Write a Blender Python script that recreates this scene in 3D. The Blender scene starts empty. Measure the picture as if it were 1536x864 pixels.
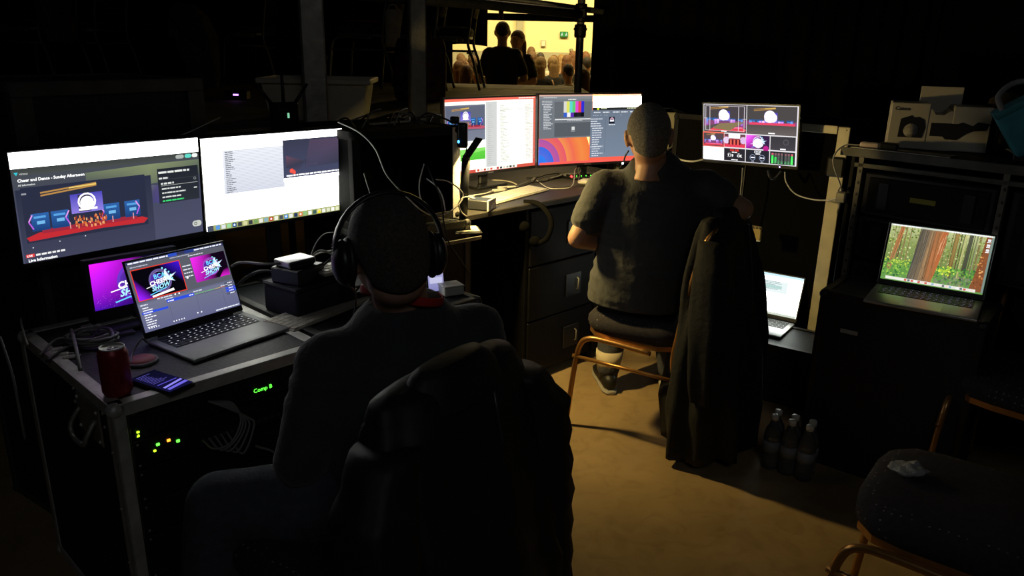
import bpy, bmesh, math, random
from math import sin, cos, pi, radians, sqrt
from mathutils import Vector, Matrix, noise

SC = bpy.context.scene
COL = SC.collection
random.seed(7)

# ------------------------------------------------------------------ camera, exposure, world
CAM_H, F_PX = 1.52, 1154.0
PITCH, ROLL = radians(17.5), radians(1.22)
EXPOSURE = 0.0
SCREEN_GAIN = 7.0
WORLD_STRENGTH = 0.004
LAMP_POWER = 12.5
HALL_POWER = 265.0
AMBIENT_POWER = 4.5

FWD = Vector((0, cos(PITCH), -sin(PITCH)))
UP0 = Vector((0, sin(PITCH), cos(PITCH)))
RT = Vector((1, 0, 0)) * cos(ROLL) + UP0 * sin(ROLL)
UP = Vector((-1, 0, 0)) * sin(ROLL) + UP0 * cos(ROLL)
EYE = Vector((0, 0, CAM_H))

cd = bpy.data.cameras.new('camera')
cam = bpy.data.objects.new('camera', cd)
COL.objects.link(cam)
cd.sensor_width = 36.0
cd.lens = 36.0 * F_PX / 1536.0
cd.clip_start = 0.05
cam.matrix_world = Matrix(((RT.x, UP.x, -FWD.x, 0), (RT.y, UP.y, -FWD.y, 0), (RT.z, UP.z, -FWD.z, CAM_H), (0, 0, 0, 1)))
SC.camera = cam
SC.view_settings.view_transform = 'Standard'
SC.view_settings.look = 'None'
SC.view_settings.exposure = EXPOSURE
SC.view_settings.gamma = 1.0
SC.view_settings.use_curve_mapping = False
SC.cycles.use_denoising = True
SC.cycles.max_bounces = 5
SC.cycles.caustics_reflective = False
SC.cycles.caustics_refractive = False
SC.cycles.sample_clamp_indirect = 2.0

w = bpy.data.worlds.new('world')
SC.world = w
w.use_nodes = True
w.node_tree.nodes['Background'].inputs[0].default_value = (0.6, 0.75, 1.0, 1)
w.node_tree.nodes['Background'].inputs[1].default_value = WORLD_STRENGTH


def area_light(name, loc, target, sx, sy, power, color, spread=180, parent=None):
    l = bpy.data.lights.new(name, 'AREA')
    l.shape = 'RECTANGLE'
    l.size, l.size_y, l.energy, l.color = sx, sy, power, color
    l.spread = radians(spread)
    o = bpy.data.objects.new(name, l)
    COL.objects.link(o)
    o.location = loc
    o.rotation_euler = (Vector(target) - Vector(loc)).to_track_quat('-Z', 'Y').to_euler()
    if parent:
        o.parent = parent
        o.matrix_parent_inverse = parent.matrix_world.inverted()
    return o


# ceiling floods of the exhibition hall beyond the stage deck
area_light('hall_flood', (-0.6, 12.0, 5.6), (0.6, 16.9, 1.2), 4.0, 0.8, HALL_POWER, (1.0, 0.80, 0.33), 120)
area_light('hall_flood', (3.0, 12.0, 5.6), (2.4, 16.9, 1.2), 3.0, 0.8, HALL_POWER * 0.6, (1.0, 0.80, 0.36), 120)
area_light('hall_flood', (0.4, 14.3, 5.4), (0.3, 10.5, 0.8), 3.0, 0.6, HALL_POWER * 0.14, (1.0, 0.74, 0.42), 130)
# dim fill light added high up behind the photographer, no lamp seen there
area_light('unseen_fill_light', (0.5, -1.3, 3.05), (0.3, 2.6, 0.6), 1.0, 1.0, AMBIENT_POWER, (0.92, 0.96, 1.0), 160)


# ------------------------------------------------------------------ helpers
def ray(px, py):
    return FWD * F_PX + RT * (px - 768) - UP * (py - 432)


def PY(px, py, y):
    d = ray(px, py)
    return EYE + d * (y / d.y)


def PZ(px, py, z):
    d = ray(px, py)
    return EYE + d * ((z - CAM_H) / d.z)


def lin(c):
    return tuple(((v / 12.92) if v <= 0.04045 else ((v + 0.055) / 1.055) ** 2.4) for v in c)


def hexc(h):
    return lin(tuple(int(h[i:i + 2], 16) / 255 for i in (0, 2, 4)))


MATS = {}


def mat(name, col, rough=0.6, metal=0.0, var=0.12, scale=12.0, bump=0.0, bscale=None, emit=None, es=0.0, spec=0.5, sheen=0.0, trans=0.0):
    if name in MATS:
        return MATS[name]
    m = bpy.data.materials.new(name)
    MATS[name] = m
    m.use_nodes = True
    nt = m.node_tree
    b = nt.nodes['Principled BSDF']
    b.inputs['Roughness'].default_value = rough
    b.inputs['Metallic'].default_value = metal
    b.inputs['Specular IOR Level'].default_value = spec
    if trans:
        b.inputs['Transmission Weight'].default_value = trans
    if sheen:
        b.inputs['Sheen Weight'].default_value = sheen
    tc = nt.nodes.new('ShaderNodeTexCoord')
    n = nt.nodes.new('ShaderNodeTexNoise')
    n.inputs['Scale'].default_value = scale
    n.inputs['Detail'].default_value = 4
    nt.links.new(tc.outputs['Object'], n.inputs['Vector'])
    r = nt.nodes.new('ShaderNodeValToRGB')
    r.color_ramp.elements[0].position = 0.3
    r.color_ramp.elements[1].position = 0.7
    r.color_ramp.elements[0].color = (*[c * (1 - var) for c in col], 1)
    r.color_ramp.elements[1].color = (*[min(1, c * (1 + var)) for c in col], 1)
    nt.links.new(n.outputs['Fac'], r.inputs['Fac'])
    nt.links.new(r.outputs['Color'], b.inputs['Base Color'])
    if bump:
        n2 = nt.nodes.new('ShaderNodeTexNoise')
        n2.inputs['Scale'].default_value = bscale or scale * 4
        n2.inputs['Detail'].default_value = 3
        nt.links.new(tc.outputs['Object'], n2.inputs['Vector'])
        bp = nt.nodes.new('ShaderNodeBump')
        bp.inputs['Strength'].default_value = bump
        bp.inputs['Distance'].default_value = 0.01
        nt.links.new(n2.outputs['Fac'], bp.inputs['Height'])
        nt.links.new(bp.outputs['Normal'], b.inputs['Normal'])
    if emit:
        b.inputs['Emission Color'].default_value = (*emit, 1)
        b.inputs['Emission Strength'].default_value = es
    return m


def dots_mat(name, col, dot, scale=38, size=0.22):
    """fabric with small woven dots"""
    m = mat(name, col, 0.95, 0, 0.3, 60, 0.3, 300)
    nt = m.node_tree
    b = nt.nodes['Principled BSDF']
    src = b.inputs['Base Color'].links[0].from_socket
    v = nt.nodes.new('ShaderNodeTexVoronoi')
    v.inputs['Scale'].default_value = scale
    v.inputs['Randomness'].default_value = 0.25
    tc = nt.nodes.new('ShaderNodeTexCoord')
    nt.links.new(tc.outputs['Object'], v.inputs['Vector'])
    lt = nt.nodes.new('ShaderNodeMath')
    lt.operation = 'LESS_THAN'
    lt.inputs[1].default_value = size
    nt.links.new(v.outputs['Distance'], lt.inputs[0])
    mx = nt.nodes.new('ShaderNodeMix')
    mx.data_type = 'RGBA'
    nt.links.new(lt.outputs[0], mx.inputs[0])
    nt.links.new(src, mx.inputs[6])
    mx.inputs[7].default_value = (*dot, 1)
    nt.links.new(mx.outputs[2], b.inputs['Base Color'])
    return m


BLACK = mat('black_laminate', (0.0045, 0.0045, 0.005), 0.6, bump=0.1, spec=0.2)
BLACKP = mat('black_plastic', (0.014, 0.015, 0.018), 0.38)
CASEBLK = mat('black_case_panel', (0.014, 0.016, 0.021), 0.55, bump=0.15, bscale=90, spec=0.35)
DRAPE = mat('black_drape', (0.006, 0.006, 0.007), 0.95, bump=0.2, bscale=30, spec=0.1)
NAVY = mat('navy_panel', (0.013, 0.018, 0.035), 0.55, spec=0.4)
ALU = mat('aluminium_edge', (0.58, 0.57, 0.54), 0.5, 0.35, 0.2, 20, 0.1)
STEEL = mat('galvanised_tube', (0.34, 0.33, 0.29), 0.5, 0.6, 0.25, 15, 0.15)
DSTEEL = mat('dark_tube', (0.09, 0.09, 0.085), 0.5, 0.5, 0.25, 15)
GOLD = mat('bronze_tube', (0.52, 0.27, 0.09), 0.33, 0.75, 0.12, 25)
SEATF = dots_mat('speckled_seat_fabric', (0.026, 0.023, 0.030), (0.22, 0.20, 0.17), 52, 0.13)
DECKM = mat('worn_plywood', (0.20, 0.17, 0.12), 0.75, 0, 0.4, 5, 0.2, 30)
WHITEP = mat('white_plastic', (0.72, 0.70, 0.62), 0.42, var=0.05)
CREAMP = mat('milky_plastic', (0.50, 0.48, 0.40), 0.45, var=0.08)
SILVER = mat('silver_shell', (0.50, 0.50, 0.50), 0.38, 0.8, 0.05)
GREYSH = mat('space_grey_shell', (0.34, 0.345, 0.35), 0.5, 0.45, 0.05)
KEYB = mat('black_key', (0.012, 0.012, 0.014), 0.5)
KEYW = mat('white_key', (0.66, 0.64, 0.58), 0.5, var=0.04)
BLKRUB = mat('black_rubber', (0.012, 0.012, 0.012), 0.5)
WHTCAB = mat('white_cable_skin', (0.62, 0.60, 0.54), 0.45, var=0.05)
GRYCAB = mat('grey_cable_skin', (0.20, 0.20, 0.19), 0.5)
SKIN = mat('skin', (0.50, 0.27, 0.17), 0.5, 0, 0.10, 22, 0.08, 120)
SKIN2 = mat('fair_skin', (0.55, 0.32, 0.22), 0.5, 0, 0.10, 22, 0.08, 120)
HAIRD = mat('cropped_dark_hair', (0.12, 0.105, 0.09), 0.75, 0, 0.4, 160, 0.9, 500)
HAIRG = mat('cropped_grey_hair', (0.27, 0.245, 0.21), 0.8, 0, 0.45, 160, 0.9, 500)
TSHIRT = mat('charcoal_jersey', (0.050, 0.053, 0.056), 0.92, 0, 0.1, 20, 0.25, 60, sheen=0.15)
SWEAT = mat('dark_sweatshirt', (0.040, 0.044, 0.048), 0.95, 0, 0.15, 20, 0.3, 90, sheen=0.2)
JEANS = mat('dark_denim', (0.055, 0.060, 0.078), 0.9, 0, 0.2, 60, 0.2, 200)
JKT = mat('black_jacket_cloth', (0.0065, 0.007, 0.0075), 0.85, 0, 0.2, 30, 0.3, 50)
PUFFER = mat('black_quilted_nylon', (0.009, 0.010, 0.011), 0.62, 0, 0.2, 20, 0.15, 40)
REDM = mat('red_strap', (0.55, 0.03, 0.02), 0.7)
DRKRED = mat('dark_red_plastic', (0.16, 0.012, 0.012), 0.5)


def em(name, col, s):
    return mat('glow_' + name, (0.02, 0.02, 0.02), 0.5, emit=col, es=s)


class MB:
    def __init__(self):
        self.bm = bmesh.new()
        self.mats = []

    def mi(self, m):
        if m not in self.mats:
            self.mats.append(m)
        return self.mats.index(m)

    def _take(self, t, m, M=None, smooth=False):
        if M is not None:
            bmesh.ops.transform(t, matrix=M, verts=t.verts)
        i = self.mi(m)
        mp = {v: self.bm.verts.new(v.co) for v in t.verts}
        for f in t.faces:
            try:
                nf = self.bm.faces.new([mp[v] for v in f.verts])
            except ValueError:
                continue
            nf.material_index = i
            nf.smooth = smooth
        t.free()

    def box(self, x0, x1, y0, y1, z0, z1, m, bev=0.003, M=None, seg=1):
        t = bmesh.new()
        bmesh.ops.create_cube(t, size=1)
        S = Matrix.Translation(((x0 + x1) / 2, (y0 + y1) / 2, (z0 + z1) / 2)) @ Matrix.Diagonal((x1 - x0, y1 - y0, z1 - z0, 1))
        bmesh.ops.transform(t, matrix=S, verts=t.verts)
        b = min(bev, 0.45 * min(abs(x1 - x0), abs(y1 - y0), abs(z1 - z0)))
        if b > 0:
            bmesh.ops.bevel(t, geom=list(t.edges), offset=b, segments=seg, profile=0.5, affect='EDGES')
        self._take(t, m, M, seg > 1)
        return self

    def tube(self, pts, r, m, seg=8, M=None, closed=False, cap=True, flat=1.0, side=None):
        """tube along points; r one number or a list; flat squashes the second axis"""
        pts = [Vector(p) for p in pts]
        n = len(pts)
        rs = r if isinstance(r, (list, tuple)) else [r] * n
        t = bmesh.new()
        rings = []
        prev = Vector(side) if side is not None else None
        for i, p in enumerate(pts):
            a = pts[(i - 1) % n] if (closed or i > 0) else p
            b = pts[(i + 1) % n] if (closed or i < n - 1) else p
            tg = (b - a)
            if tg.length < 1e-9:
                tg = Vector((0, 0, 1))
            tg.normalize()
            if prev is None:
                prev = tg.orthogonal()
            u = prev - tg * prev.dot(tg)
            if u.length < 1e-6:
                u = tg.orthogonal()
            u.normalize()
            prev = u if side is None else Vector(side)
            v = tg.cross(u)
            rr = rs[i]
            ra, rb = rr if isinstance(rr, (list, tuple)) else (rr, rr * flat)
            rings.append([t.verts.new(p + u * cos(2 * pi * k / seg) * ra + v * sin(2 * pi * k / seg) * rb) for k in range(seg)])
        for i in range(n if closed else n - 1):
            A, B = rings[i], rings[(i + 1) % n]
            for k in range(seg):
                t.faces.new((A[k], A[(k + 1) % seg], B[(k + 1) % seg], B[k]))
        if cap and not closed:
            t.faces.new(list(reversed(rings[0])))
            t.faces.new(rings[-1])
        bmesh.ops.recalc_face_normals(t, faces=t.faces)
        self._take(t, m, M, True)
        return self

    def lathe(self, prof, m, seg=24, M=None):
        """profile of (radius, z)"""
        t = bmesh.new()
        rings = []
        for (r, z) in prof:
            rings.append([t.verts.new((r * cos(2 * pi * k / seg), r * sin(2 * pi * k / seg), z)) for k in range(seg)] if r > 1e-6 else [t.verts.new((0, 0, z))])
        for A, B in zip(rings, rings[1:]):
            for k in range(seg):
                k2 = (k + 1) % seg
                if len(A) == 1 and len(B) == 1:
                    continue
                if len(A) == 1:
                    t.faces.new((A[0], B[k2], B[k]))
                elif len(B) == 1:
                    t.faces.new((A[k], A[k2], B[0]))
                else:
                    t.faces.new((A[k], A[k2], B[k2], B[k]))
        bmesh.ops.recalc_face_normals(t, faces=t.faces)
        self._take(t, m, M, True)
        return self

    def ell(self, c, r, m, M=None, u=20, v=14, R=None):
        t = bmesh.new()
        bmesh.ops.create_uvsphere(t, u_segments=u, v_segments=v, radius=1)
        X = Matrix.Translation(c) @ (R.to_4x4() if R is not None else Matrix()) @ Matrix.Diagonal((*r, 1))
        if M is not None:
            X = M @ X
        self._take(t, m, X, True)
        return self

    def prism(self, poly, z0, z1, m, M=None):
        """polygon in xy extruded in z"""
        t = bmesh.new()
        a = [t.verts.new((x, y, z0)) for x, y in poly]
        b = [t.verts.new((x, y, z1)) for x, y in poly]
        n = len(poly)
        t.faces.new(list(reversed(a)))
        t.faces.new(b)
        for i in range(n):
            t.faces.new((a[i], a[(i + 1) % n], b[(i + 1) % n], b[i]))
        bmesh.ops.recalc_face_normals(t, faces=t.faces)
        self._take(t, m, M)
        return self

    def build(self, name, parent=None, world=False, mods=None):
        if world and parent is not None:
            bmesh.ops.transform(self.bm, matrix=parent.matrix_basis.inverted(), verts=self.bm.verts)
        me = bpy.data.meshes.new(name)
        self.bm.to_mesh(me)
        self.bm.free()
        for m in self.mats:
            me.materials.append(m)
        o = bpy.data.objects.new(name, me)
        COL.objects.link(o)
        if parent:
            o.parent = parent
        return o


def tag(o, label, cat, group=None):
    o['label'] = label
    o['category'] = cat
    if group:
        o['group'] = group
    return o


def struct(o):
    o['kind'] = 'structure'
    return o


def thing(name, label, cat, loc=(0, 0, 0), rz=0.0, group=None):
    o = bpy.data.objects.new(name, None)
    COL.objects.link(o)
    o.location = loc
    o.rotation_euler = (0, 0, rz)
    o.matrix_basis = Matrix.Translation(loc) @ Matrix.Rotation(rz, 4, 'Z')
    o.empty_display_size = 0.1
    return tag(o, label, cat, group)


def dup(root, loc, rz=0.0, label=None, group=None):
    c = root.copy()
    COL.objects.link(c)
    c.location = loc
    c.rotation_euler = (0, 0, rz)
    if label:
        c['label'] = label
    if group:
        c['group'] = group
    for ch in list(root.children):
        k = ch.copy()
        COL.objects.link(k)
        k.parent = c
        for g in list(ch.children):
            q = g.copy()
            COL.objects.link(q)
            q.parent = k
    return c


def smooth_path(pts, n=8):
    P = [Vector(p) for p in pts]
    P = [P[0] * 2 - P[1]] + P + [P[-1] * 2 - P[-2]]
    out = []
    for i in range(1, len(P) - 2):
        a, b, c, d = P[i - 1], P[i], P[i + 1], P[i + 2]
        for k in range(n):
            t = k / n
            out.append(0.5 * ((2 * b) + (c - a) * t + (2 * a - 5 * b + 4 * c - d) * t * t + (3 * b - a - 3 * c + d) * t ** 3))
    out.append(P[-2])
    return out


def cable(pts, r, m, label, name='cable', cat='cable', group=None, plugs=False, parent=None):
    b = MB()
    path = smooth_path(pts)
    b.tube(path, r, m, 6)
    if plugs:
        d = (path[-1] - path[-2]).normalized()
        b.tube([path[-1], path[-1] + d * 0.03], r * 2.4, BLKRUB, 8)
    o = b.build(name, parent)
    if not parent:
        tag(o, label, cat, group)
    return o


def text_polys(s, size, bold=0.0):
    """outline of a word as polygons in the xy plane"""
    cu = bpy.data.curves.new('word', 'FONT')
    cu.body = s
    cu.size = size
    cu.offset = bold * size
    cu.resolution_u = 2
    cu.fill_mode = 'FRONT'
    cu.align_x = 'LEFT'
    o = bpy.data.objects.new('word', cu)
    COL.objects.link(o)
    dg = bpy.context.evaluated_depsgraph_get()
    me = bpy.data.meshes.new_from_object(o.evaluated_get(dg))
    out = [[me.vertices[i].co.copy() for i in p.vertices] for p in me.polygons]
    bpy.data.objects.remove(o)
    bpy.data.meshes.remove(me)
    return out


def text_part(s, size, m, M, name, parent=None, depth=0.0006, bold=0.0):
    b = MB()
    i = b.mi(m)
    for poly in text_polys(s, size, bold):
        vs = [b.bm.verts.new(M @ Vector((p.x, p.y, depth))) for p in poly]
        try:
            b.bm.faces.new(vs).material_index = i
        except ValueError:
            pass
    return b.build(name, parent)


# ------------------------------------------------------------------ lit screens: shapes drawn in the screen's own plane
def screen_material():
    m = bpy.data.materials.new('lit_screen')
    m.use_nodes = True
    nt = m.node_tree
    nt.nodes.clear()
    out = nt.nodes.new('ShaderNodeOutputMaterial')
    e = nt.nodes.new('ShaderNodeEmission')
    a = nt.nodes.new('ShaderNodeAttribute')
    a.attribute_name = 'glow'
    nt.links.new(a.outputs['Color'], e.inputs['Color'])
    e.inputs['Strength'].default_value = SCREEN_GAIN
    nt.links.new(e.outputs[0], out.inputs['Surface'])
    m.cycles.emission_sampling = 'AUTO'
    return m


SCRM = screen_material()


def glow(h, big=False):
    """screen colours: full white is far brighter than the greys and pictures"""
    c = hexc(h)
    m = max(c)
    k = 0.15 + (0.85 if big else 0.04) * m ** 24
    return tuple(v * k for v in c)


class Screen:
    def __init__(self, w, h, curve=0.0):
        self.w, self.h, self.c = w, h, curve
        self.v, self.f, self.col = [], [], []
        self.k = 0
        self.rng = random.Random(5)

    def pt(self, u, v, layer=None):
        L = self.k if layer is None else layer
        return ((u - 0.5) * self.w, float(L), (1 - v) * self.h)

    def quad(self, pts, cols):
        i = len(self.v)
        self.v += pts
        self.f.append(tuple(range(i, i + len(pts))))
        self.col.append(cols)

    def rect(self, x0, y0, x1, y1, c, c2=None, horiz=False):
        """colour c on top (left), c2 at the bottom (right)"""
        self.k += 1
        big = abs((x1 - x0) * (y1 - y0)) > .015
        a = glow(c, big)
        b = glow(c2, big) if c2 else a
        n = 1
        for i in range(n):
            u0, u1 = x0 + (x1 - x0) * i / n, x0 + (x1 - x0) * (i + 1) / n
            if horiz:
                ca = tuple(a[j] + (b[j] - a[j]) * i / n for j in range(3))
                cb = tuple(a[j] + (b[j] - a[j]) * (i + 1) / n for j in range(3))
                cols = [ca, cb, cb, ca]
            else:
                cols = [b, b, a, a]
            self.quad([self.pt(u0, y1), self.pt(u1, y1), self.pt(u1, y0), self.pt(u0, y0)], cols)
        return self

    def poly(self, pts, c):
        self.k += 1
        self.quad([self.pt(*p) for p in pts], [glow(c)] * len(pts))
        return self

    def disc(self, x, y, r, c, inner=0.0, n=20, a0=0.0, a1=2 * pi, c2=None):
        self.k += 1
        asp = self.w / self.h
        A = glow(c)
        B = glow(c2) if c2 else A
        for i in range(n):
            t0, t1 = a0 + (a1 - a0) * i / n, a0 + (a1 - a0) * (i + 1) / n
            o = [self.pt(x + r * cos(t), y + r * asp * sin(t)) for t in (t1, t0)]
            q = [self.pt(x + inner * cos(t), y + inner * asp * sin(t)) for t in (t0, t1)]
            if inner > 0:
                self.quad(o + q, [A, A, B, B])
            else:
                self.quad(o + q[:1], [A, A, B])
        return self

    def line(self, x0, y0, x1, y1, t, c):
        asp = self.w / self.h
        dx, dy = x1 - x0, (y1 - y0) / asp
        L = sqrt(dx * dx + dy * dy) or 1
        nx, ny = -dy / L * t / 2, dx / L * t / 2 * asp
        return self.poly([(x0 - nx, y0 - ny), (x1 - nx, y1 - ny), (x1 + nx, y1 + ny), (x0 + nx, y0 + ny)], c)

    def text(self, s, x, y, size, c, bold=0.0, shear=0.0, rise=0.0):
        """baseline left at x, y; size = capital height as a fraction of the screen height"""
        self.k += 1
        cc = glow(c)
        sz = size * self.h / 0.7
        for poly in text_polys(s, sz, bold):
            pts = [self.pt(x + (p.x + shear * p.y) / self.w, y - (p.y + rise * p.x) / self.h) for p in poly]
            self.quad(pts, [cc] * len(pts))
        return self

    def words(self, x, y, x1, hgt, c, frac=0.8):
        """a line of tiny writing too small to read"""
        self.k += 1
        cc = glow(c)
        u = x
        end = x + (x1 - x) * frac
        while u < end:
            L = self.rng.uniform(1.2, 4.5) * hgt * self.h / self.w
            e = min(u + L, end)
            self.quad([self.pt(u, y + hgt), self.pt(e, y + hgt), self.pt(e, y), self.pt(u, y)], [cc] * 4)
            u = e + hgt * 0.5 * self.h / self.w
        return self

    def build(self, parent, name='screen'):
        step = min(0.00012, (0.016 if self.c else 0.006) / max(1, self.k))
        self.v = [(x, -0.0004 - L * step, z) for x, L, z in self.v]
        me = bpy.data.meshes.new(name)
        me.from_pydata(self.v, [], self.f)
        at = me.color_attributes.new('glow', 'FLOAT_COLOR', 'CORNER')
        i = 0
        for cols in self.col:
            for c in cols:
                at.data[i].color = (*c, 1)
                i += 1
        if self.c:
            bm = bmesh.new()
            bm.from_mesh(me)
            for q in range(1, 24):
                bmesh.ops.bisect_plane(bm, geom=bm.verts[:] + bm.edges[:] + bm.faces[:], plane_co=((q / 24 - .5) * self.w, 0, 0), plane_no=(1, 0, 0))
            for v in bm.verts:
                g = (v.co.x / self.w + .5) * 24
                a, f = int(min(max(g, 0), 23)), g - int(min(max(g, 0), 23))
                h0, h1_ = (2 * a / 24 - 1) ** 2, (2 * (a + 1) / 24 - 1) ** 2
                v.co.y -= self.c * (h0 + (h1_ - h0) * f)
            bm.to_mesh(me)
            bm.free()
        me.materials.append(SCRM)
        o = bpy.data.objects.new(name, me)
        COL.objects.link(o)
        o.parent = parent
        return o


def sub(s, x0, y0, x1, y1):
    """maps 0..1 inside a window of the screen"""
    return lambda u, v: (x0 + (x1 - x0) * u, y0 + (y1 - y0) * v)


def stage_picture(s, x0, y0, x1, y1, bg='2b2f42', floor='c22c34', detail=1, blown=False):
    m = sub(s, x0, y0, x1, y1)
    W, H_ = x1 - x0, y1 - y0
    R = lambda a, b, c, d, col, col2=None: s.rect(*m(a, b), *m(c, d), col, col2)
    R(0, 0, 1, 1, bg)
    s.poly([m(.02, .97), m(.0, .9), m(.1, .83), m(.95, .83), m(1, .88), m(.96, .96), m(.6, .93)], floor)
    R(.12, .78, .9, .86, 'a02a3c')
    for a in (.05, .2, .62, .8):
        R(a, .48, a + .135, .80, '2f62a8', '1d3f78')
        R(a + .02, .53, a + .11, .57, '5aa2e0')
        R(a + .04, .62, a + .10, .68, '74b8e8')
    for a, d in ((.03, 1), (.31, 1), (.62, -1), (.93, -1)):
        a2 = a
        s.line(*m(a2 + .03 * d, .5), *m(a2, .62), .010 * W, 'e89cf0')
        s.line(*m(a2, .62), *m(a2 + .03 * d, .76), .010 * W, 'c060e8')
    R(.36, .22, .62, .58, '4b47b8', '8f7fe0')
    R(.42, .24, .52, .56, '3b3550')
    s.disc(*m(.49, .38), .075 * W, 'f4eeff', .06 * W, 14)
    s.disc(*m(.49, .40), .055 * W, 'ffffff')
    R(.42, .50, .57, .54, 'ffffff')
    for i in range(2):
        s.line(*m(.14, .12 + .05 * i), *m(.58, .05 + .04 * i), .013 * W, 'b88a4a')
    s.line(*m(.36, .09), *m(.58, .07), .010 * W, 'f0d070')
    rg = random.Random(3)
    for i in range(38 * detail):
        u = .37 + rg.random() * .26
        v = .62 + rg.random() * .2
        c = rg.choice(['e07a3a', 'c8552c', 'f0b080', '8a2f22', 'e0905a'])
        R(u, v, u + .010, v + .05, c)
    for u in (.33, .68, .86):
        R(u, .72, u + .008, .84, 'e8a0a0')
    if blown:
        s.disc(*m(.47, .36), .115 * W, 'fff4ff')
        s.disc(*m(.53, .40), .085 * W, 'ffeaff')
        s.disc(*m(.42, .44), .06 * W, 'f8e0ff')
        s.poly([m(0, .52), m(.36, .60), m(.64, .60), m(1, .52), m(1, .80), m(0, .80)], '8a4a78')
        for (u, c) in ((.28, 'e0a0ff'), (.34, 'f0c8ff'), (.66, 'f0b8f8'), (.72, 'd890f8'), (.08, '60a8f0'), (.90, '60a8f0')):
            R(u - .025, .52, u + .025, .74, c, 'b060c8')
        R(.10, .79, .92, .84, 'ff6a90')


def logo_picture(s, x0, y0, x1, y1, left='d81cf0', right='150c30', low='3a1080', ring='8a50c8', banner=False, blue=False):
    """the event emblem: ring, arc of stars, slanted words"""
    m = sub(s, x0, y0, x1, y1)
    W = x1 - x0
    HH = y1 - y0
    s.rect(x0, y0, x0 + W * .5, y1, left, right, horiz=False) if blue else s.rect(x0, y0, x1, y1, right)
    if not blue:
        n = 10
        L, Rr, Lo = glow(left), glow(right), glow(low)
        s.k += 1
        for i in range(n):
            a, b = i / n * .62, (i + 1) / n * .62
            ca = tuple(L[j] + (Rr[j] - L[j]) * (i / n) ** 1.3 for j in range(3))
            cb = tuple(L[j] + (Rr[j] - L[j]) * ((i + 1) / n) ** 1.3 for j in range(3))
            da = tuple(Lo[j] + (Rr[j] - Lo[j]) * (i / n) ** 1.3 for j in range(3))
            db = tuple(Lo[j] + (Rr[j] - Lo[j]) * ((i + 1) / n) ** 1.3 for j in range(3))
            s.quad([s.pt(*m(a, 1)), s.pt(*m(b, 1)), s.pt(*m(b, 0)), s.pt(*m(a, 0))], [da, db, cb, ca])
    else:
        s.rect(x0, y0, x1, y1, '07060f')
        s.k += 1
        A, B, K = glow('5a18f0'), glow('4018d8'), glow('07060f')
        s.quad([s.pt(*m(0, 1)), s.pt(*m(.35, 1)), s.pt(*m(0, .25))], [glow('9a20ff'), K, K])
        s.quad([s.pt(*m(.55, 0)), s.pt(*m(1, .75)), s.pt(*m(1, 0))], [K, K, B])
    s.disc(*m(.52, .50), .235 * W, ring, .200 * W, 28)
    s.disc(*m(.52, .50), .19 * W, 'b9a4e8', .182 * W, 28)
    s.disc(*m(.45, .46), .13 * W, '5a2fb0', 0, 20, c2='3a1c78')
    for i in range(5):
        t = -1.15 + i * .30
        s.disc(*m(.52 + .25 * cos(t), .50 + .25 * sin(t) * W / HH * (s.w / s.h)), .020 * W, '8af0ff', 0, 5)
    s.poly([m(.66, .16), m(.72, .42), m(.88, .34), m(.74, .50), m(.82, .62), m(.64, .52), m(.60, .42)], 'cfe0ff')
    s.text('BCA', *m(.40, .42), .15 * HH, '6ad0ff', .02, rise=.06)
    s.text('CHEER', *m(.29, .62), .14 * HH, 'ffffff', .03, rise=.10)
    s.text('SHOW', *m(.30, .80), .15 * HH, '9fe4ff', .03, .25, .12)
    s.line(*m(.24, .90), *m(.62, .76), .016 * W, '5cc8ff')
    s.line(*m(.20, .66), *m(.40, .60), .012 * W, 'ffffff')
    if banner:
        s.poly([m(.27, .94), m(.74, .84), m(.75, .92), m(.28, 1.0)], 'fff4f0')


def lines_of(s, x0, y0, x1, y1, n, h, c, fr=(.3, .95)):
    for i in range(n):
        s.words(x0, y0 + (y1 - y0) * i / n, x1, h, c, s.rng.uniform(*fr))

# ------------------------------------------------------------------ setting
def floor_material():
    m = mat('brown_vinyl_floor', (0.40, 0.28, 0.14), 0.55, 0, 0.22, 2.2, 0.12, 30, spec=0.35)
    nt = m.node_tree
    b = nt.nodes['Principled BSDF']
    src = b.inputs['Base Color'].links[0].from_socket
    tc = nt.nodes.new('ShaderNodeTexCoord')
    wv = nt.nodes.new('ShaderNodeTexNoise')
    wv.inputs['Scale'].default_value = 9
    wv.inputs['Detail'].default_value = 9
    wv.inputs['Distortion'].default_value = 1.6
    nt.links.new(tc.outputs['Object'], wv.inputs['Vector'])
    r = nt.nodes.new('ShaderNodeValToRGB')
    r.color_ramp.elements[0].position = .32
    r.color_ramp.elements[1].position = .52
    r.color_ramp.elements[0].color = (.55, .5, .42, 1)
    r.color_ramp.elements[1].color = (1, 1, 1, 1)
    nt.links.new(wv.outputs['Fac'], r.inputs['Fac'])
    mx = nt.nodes.new('ShaderNodeMix')
    mx.data_type = 'RGBA'
    mx.blend_type = 'MULTIPLY'
    mx.inputs[0].default_value = .35
    nt.links.new(src, mx.inputs[6])
    nt.links.new(r.outputs['Color'], mx.inputs[7])
    nt.links.new(mx.outputs[2], b.inputs['Base Color'])
    return m


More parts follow.
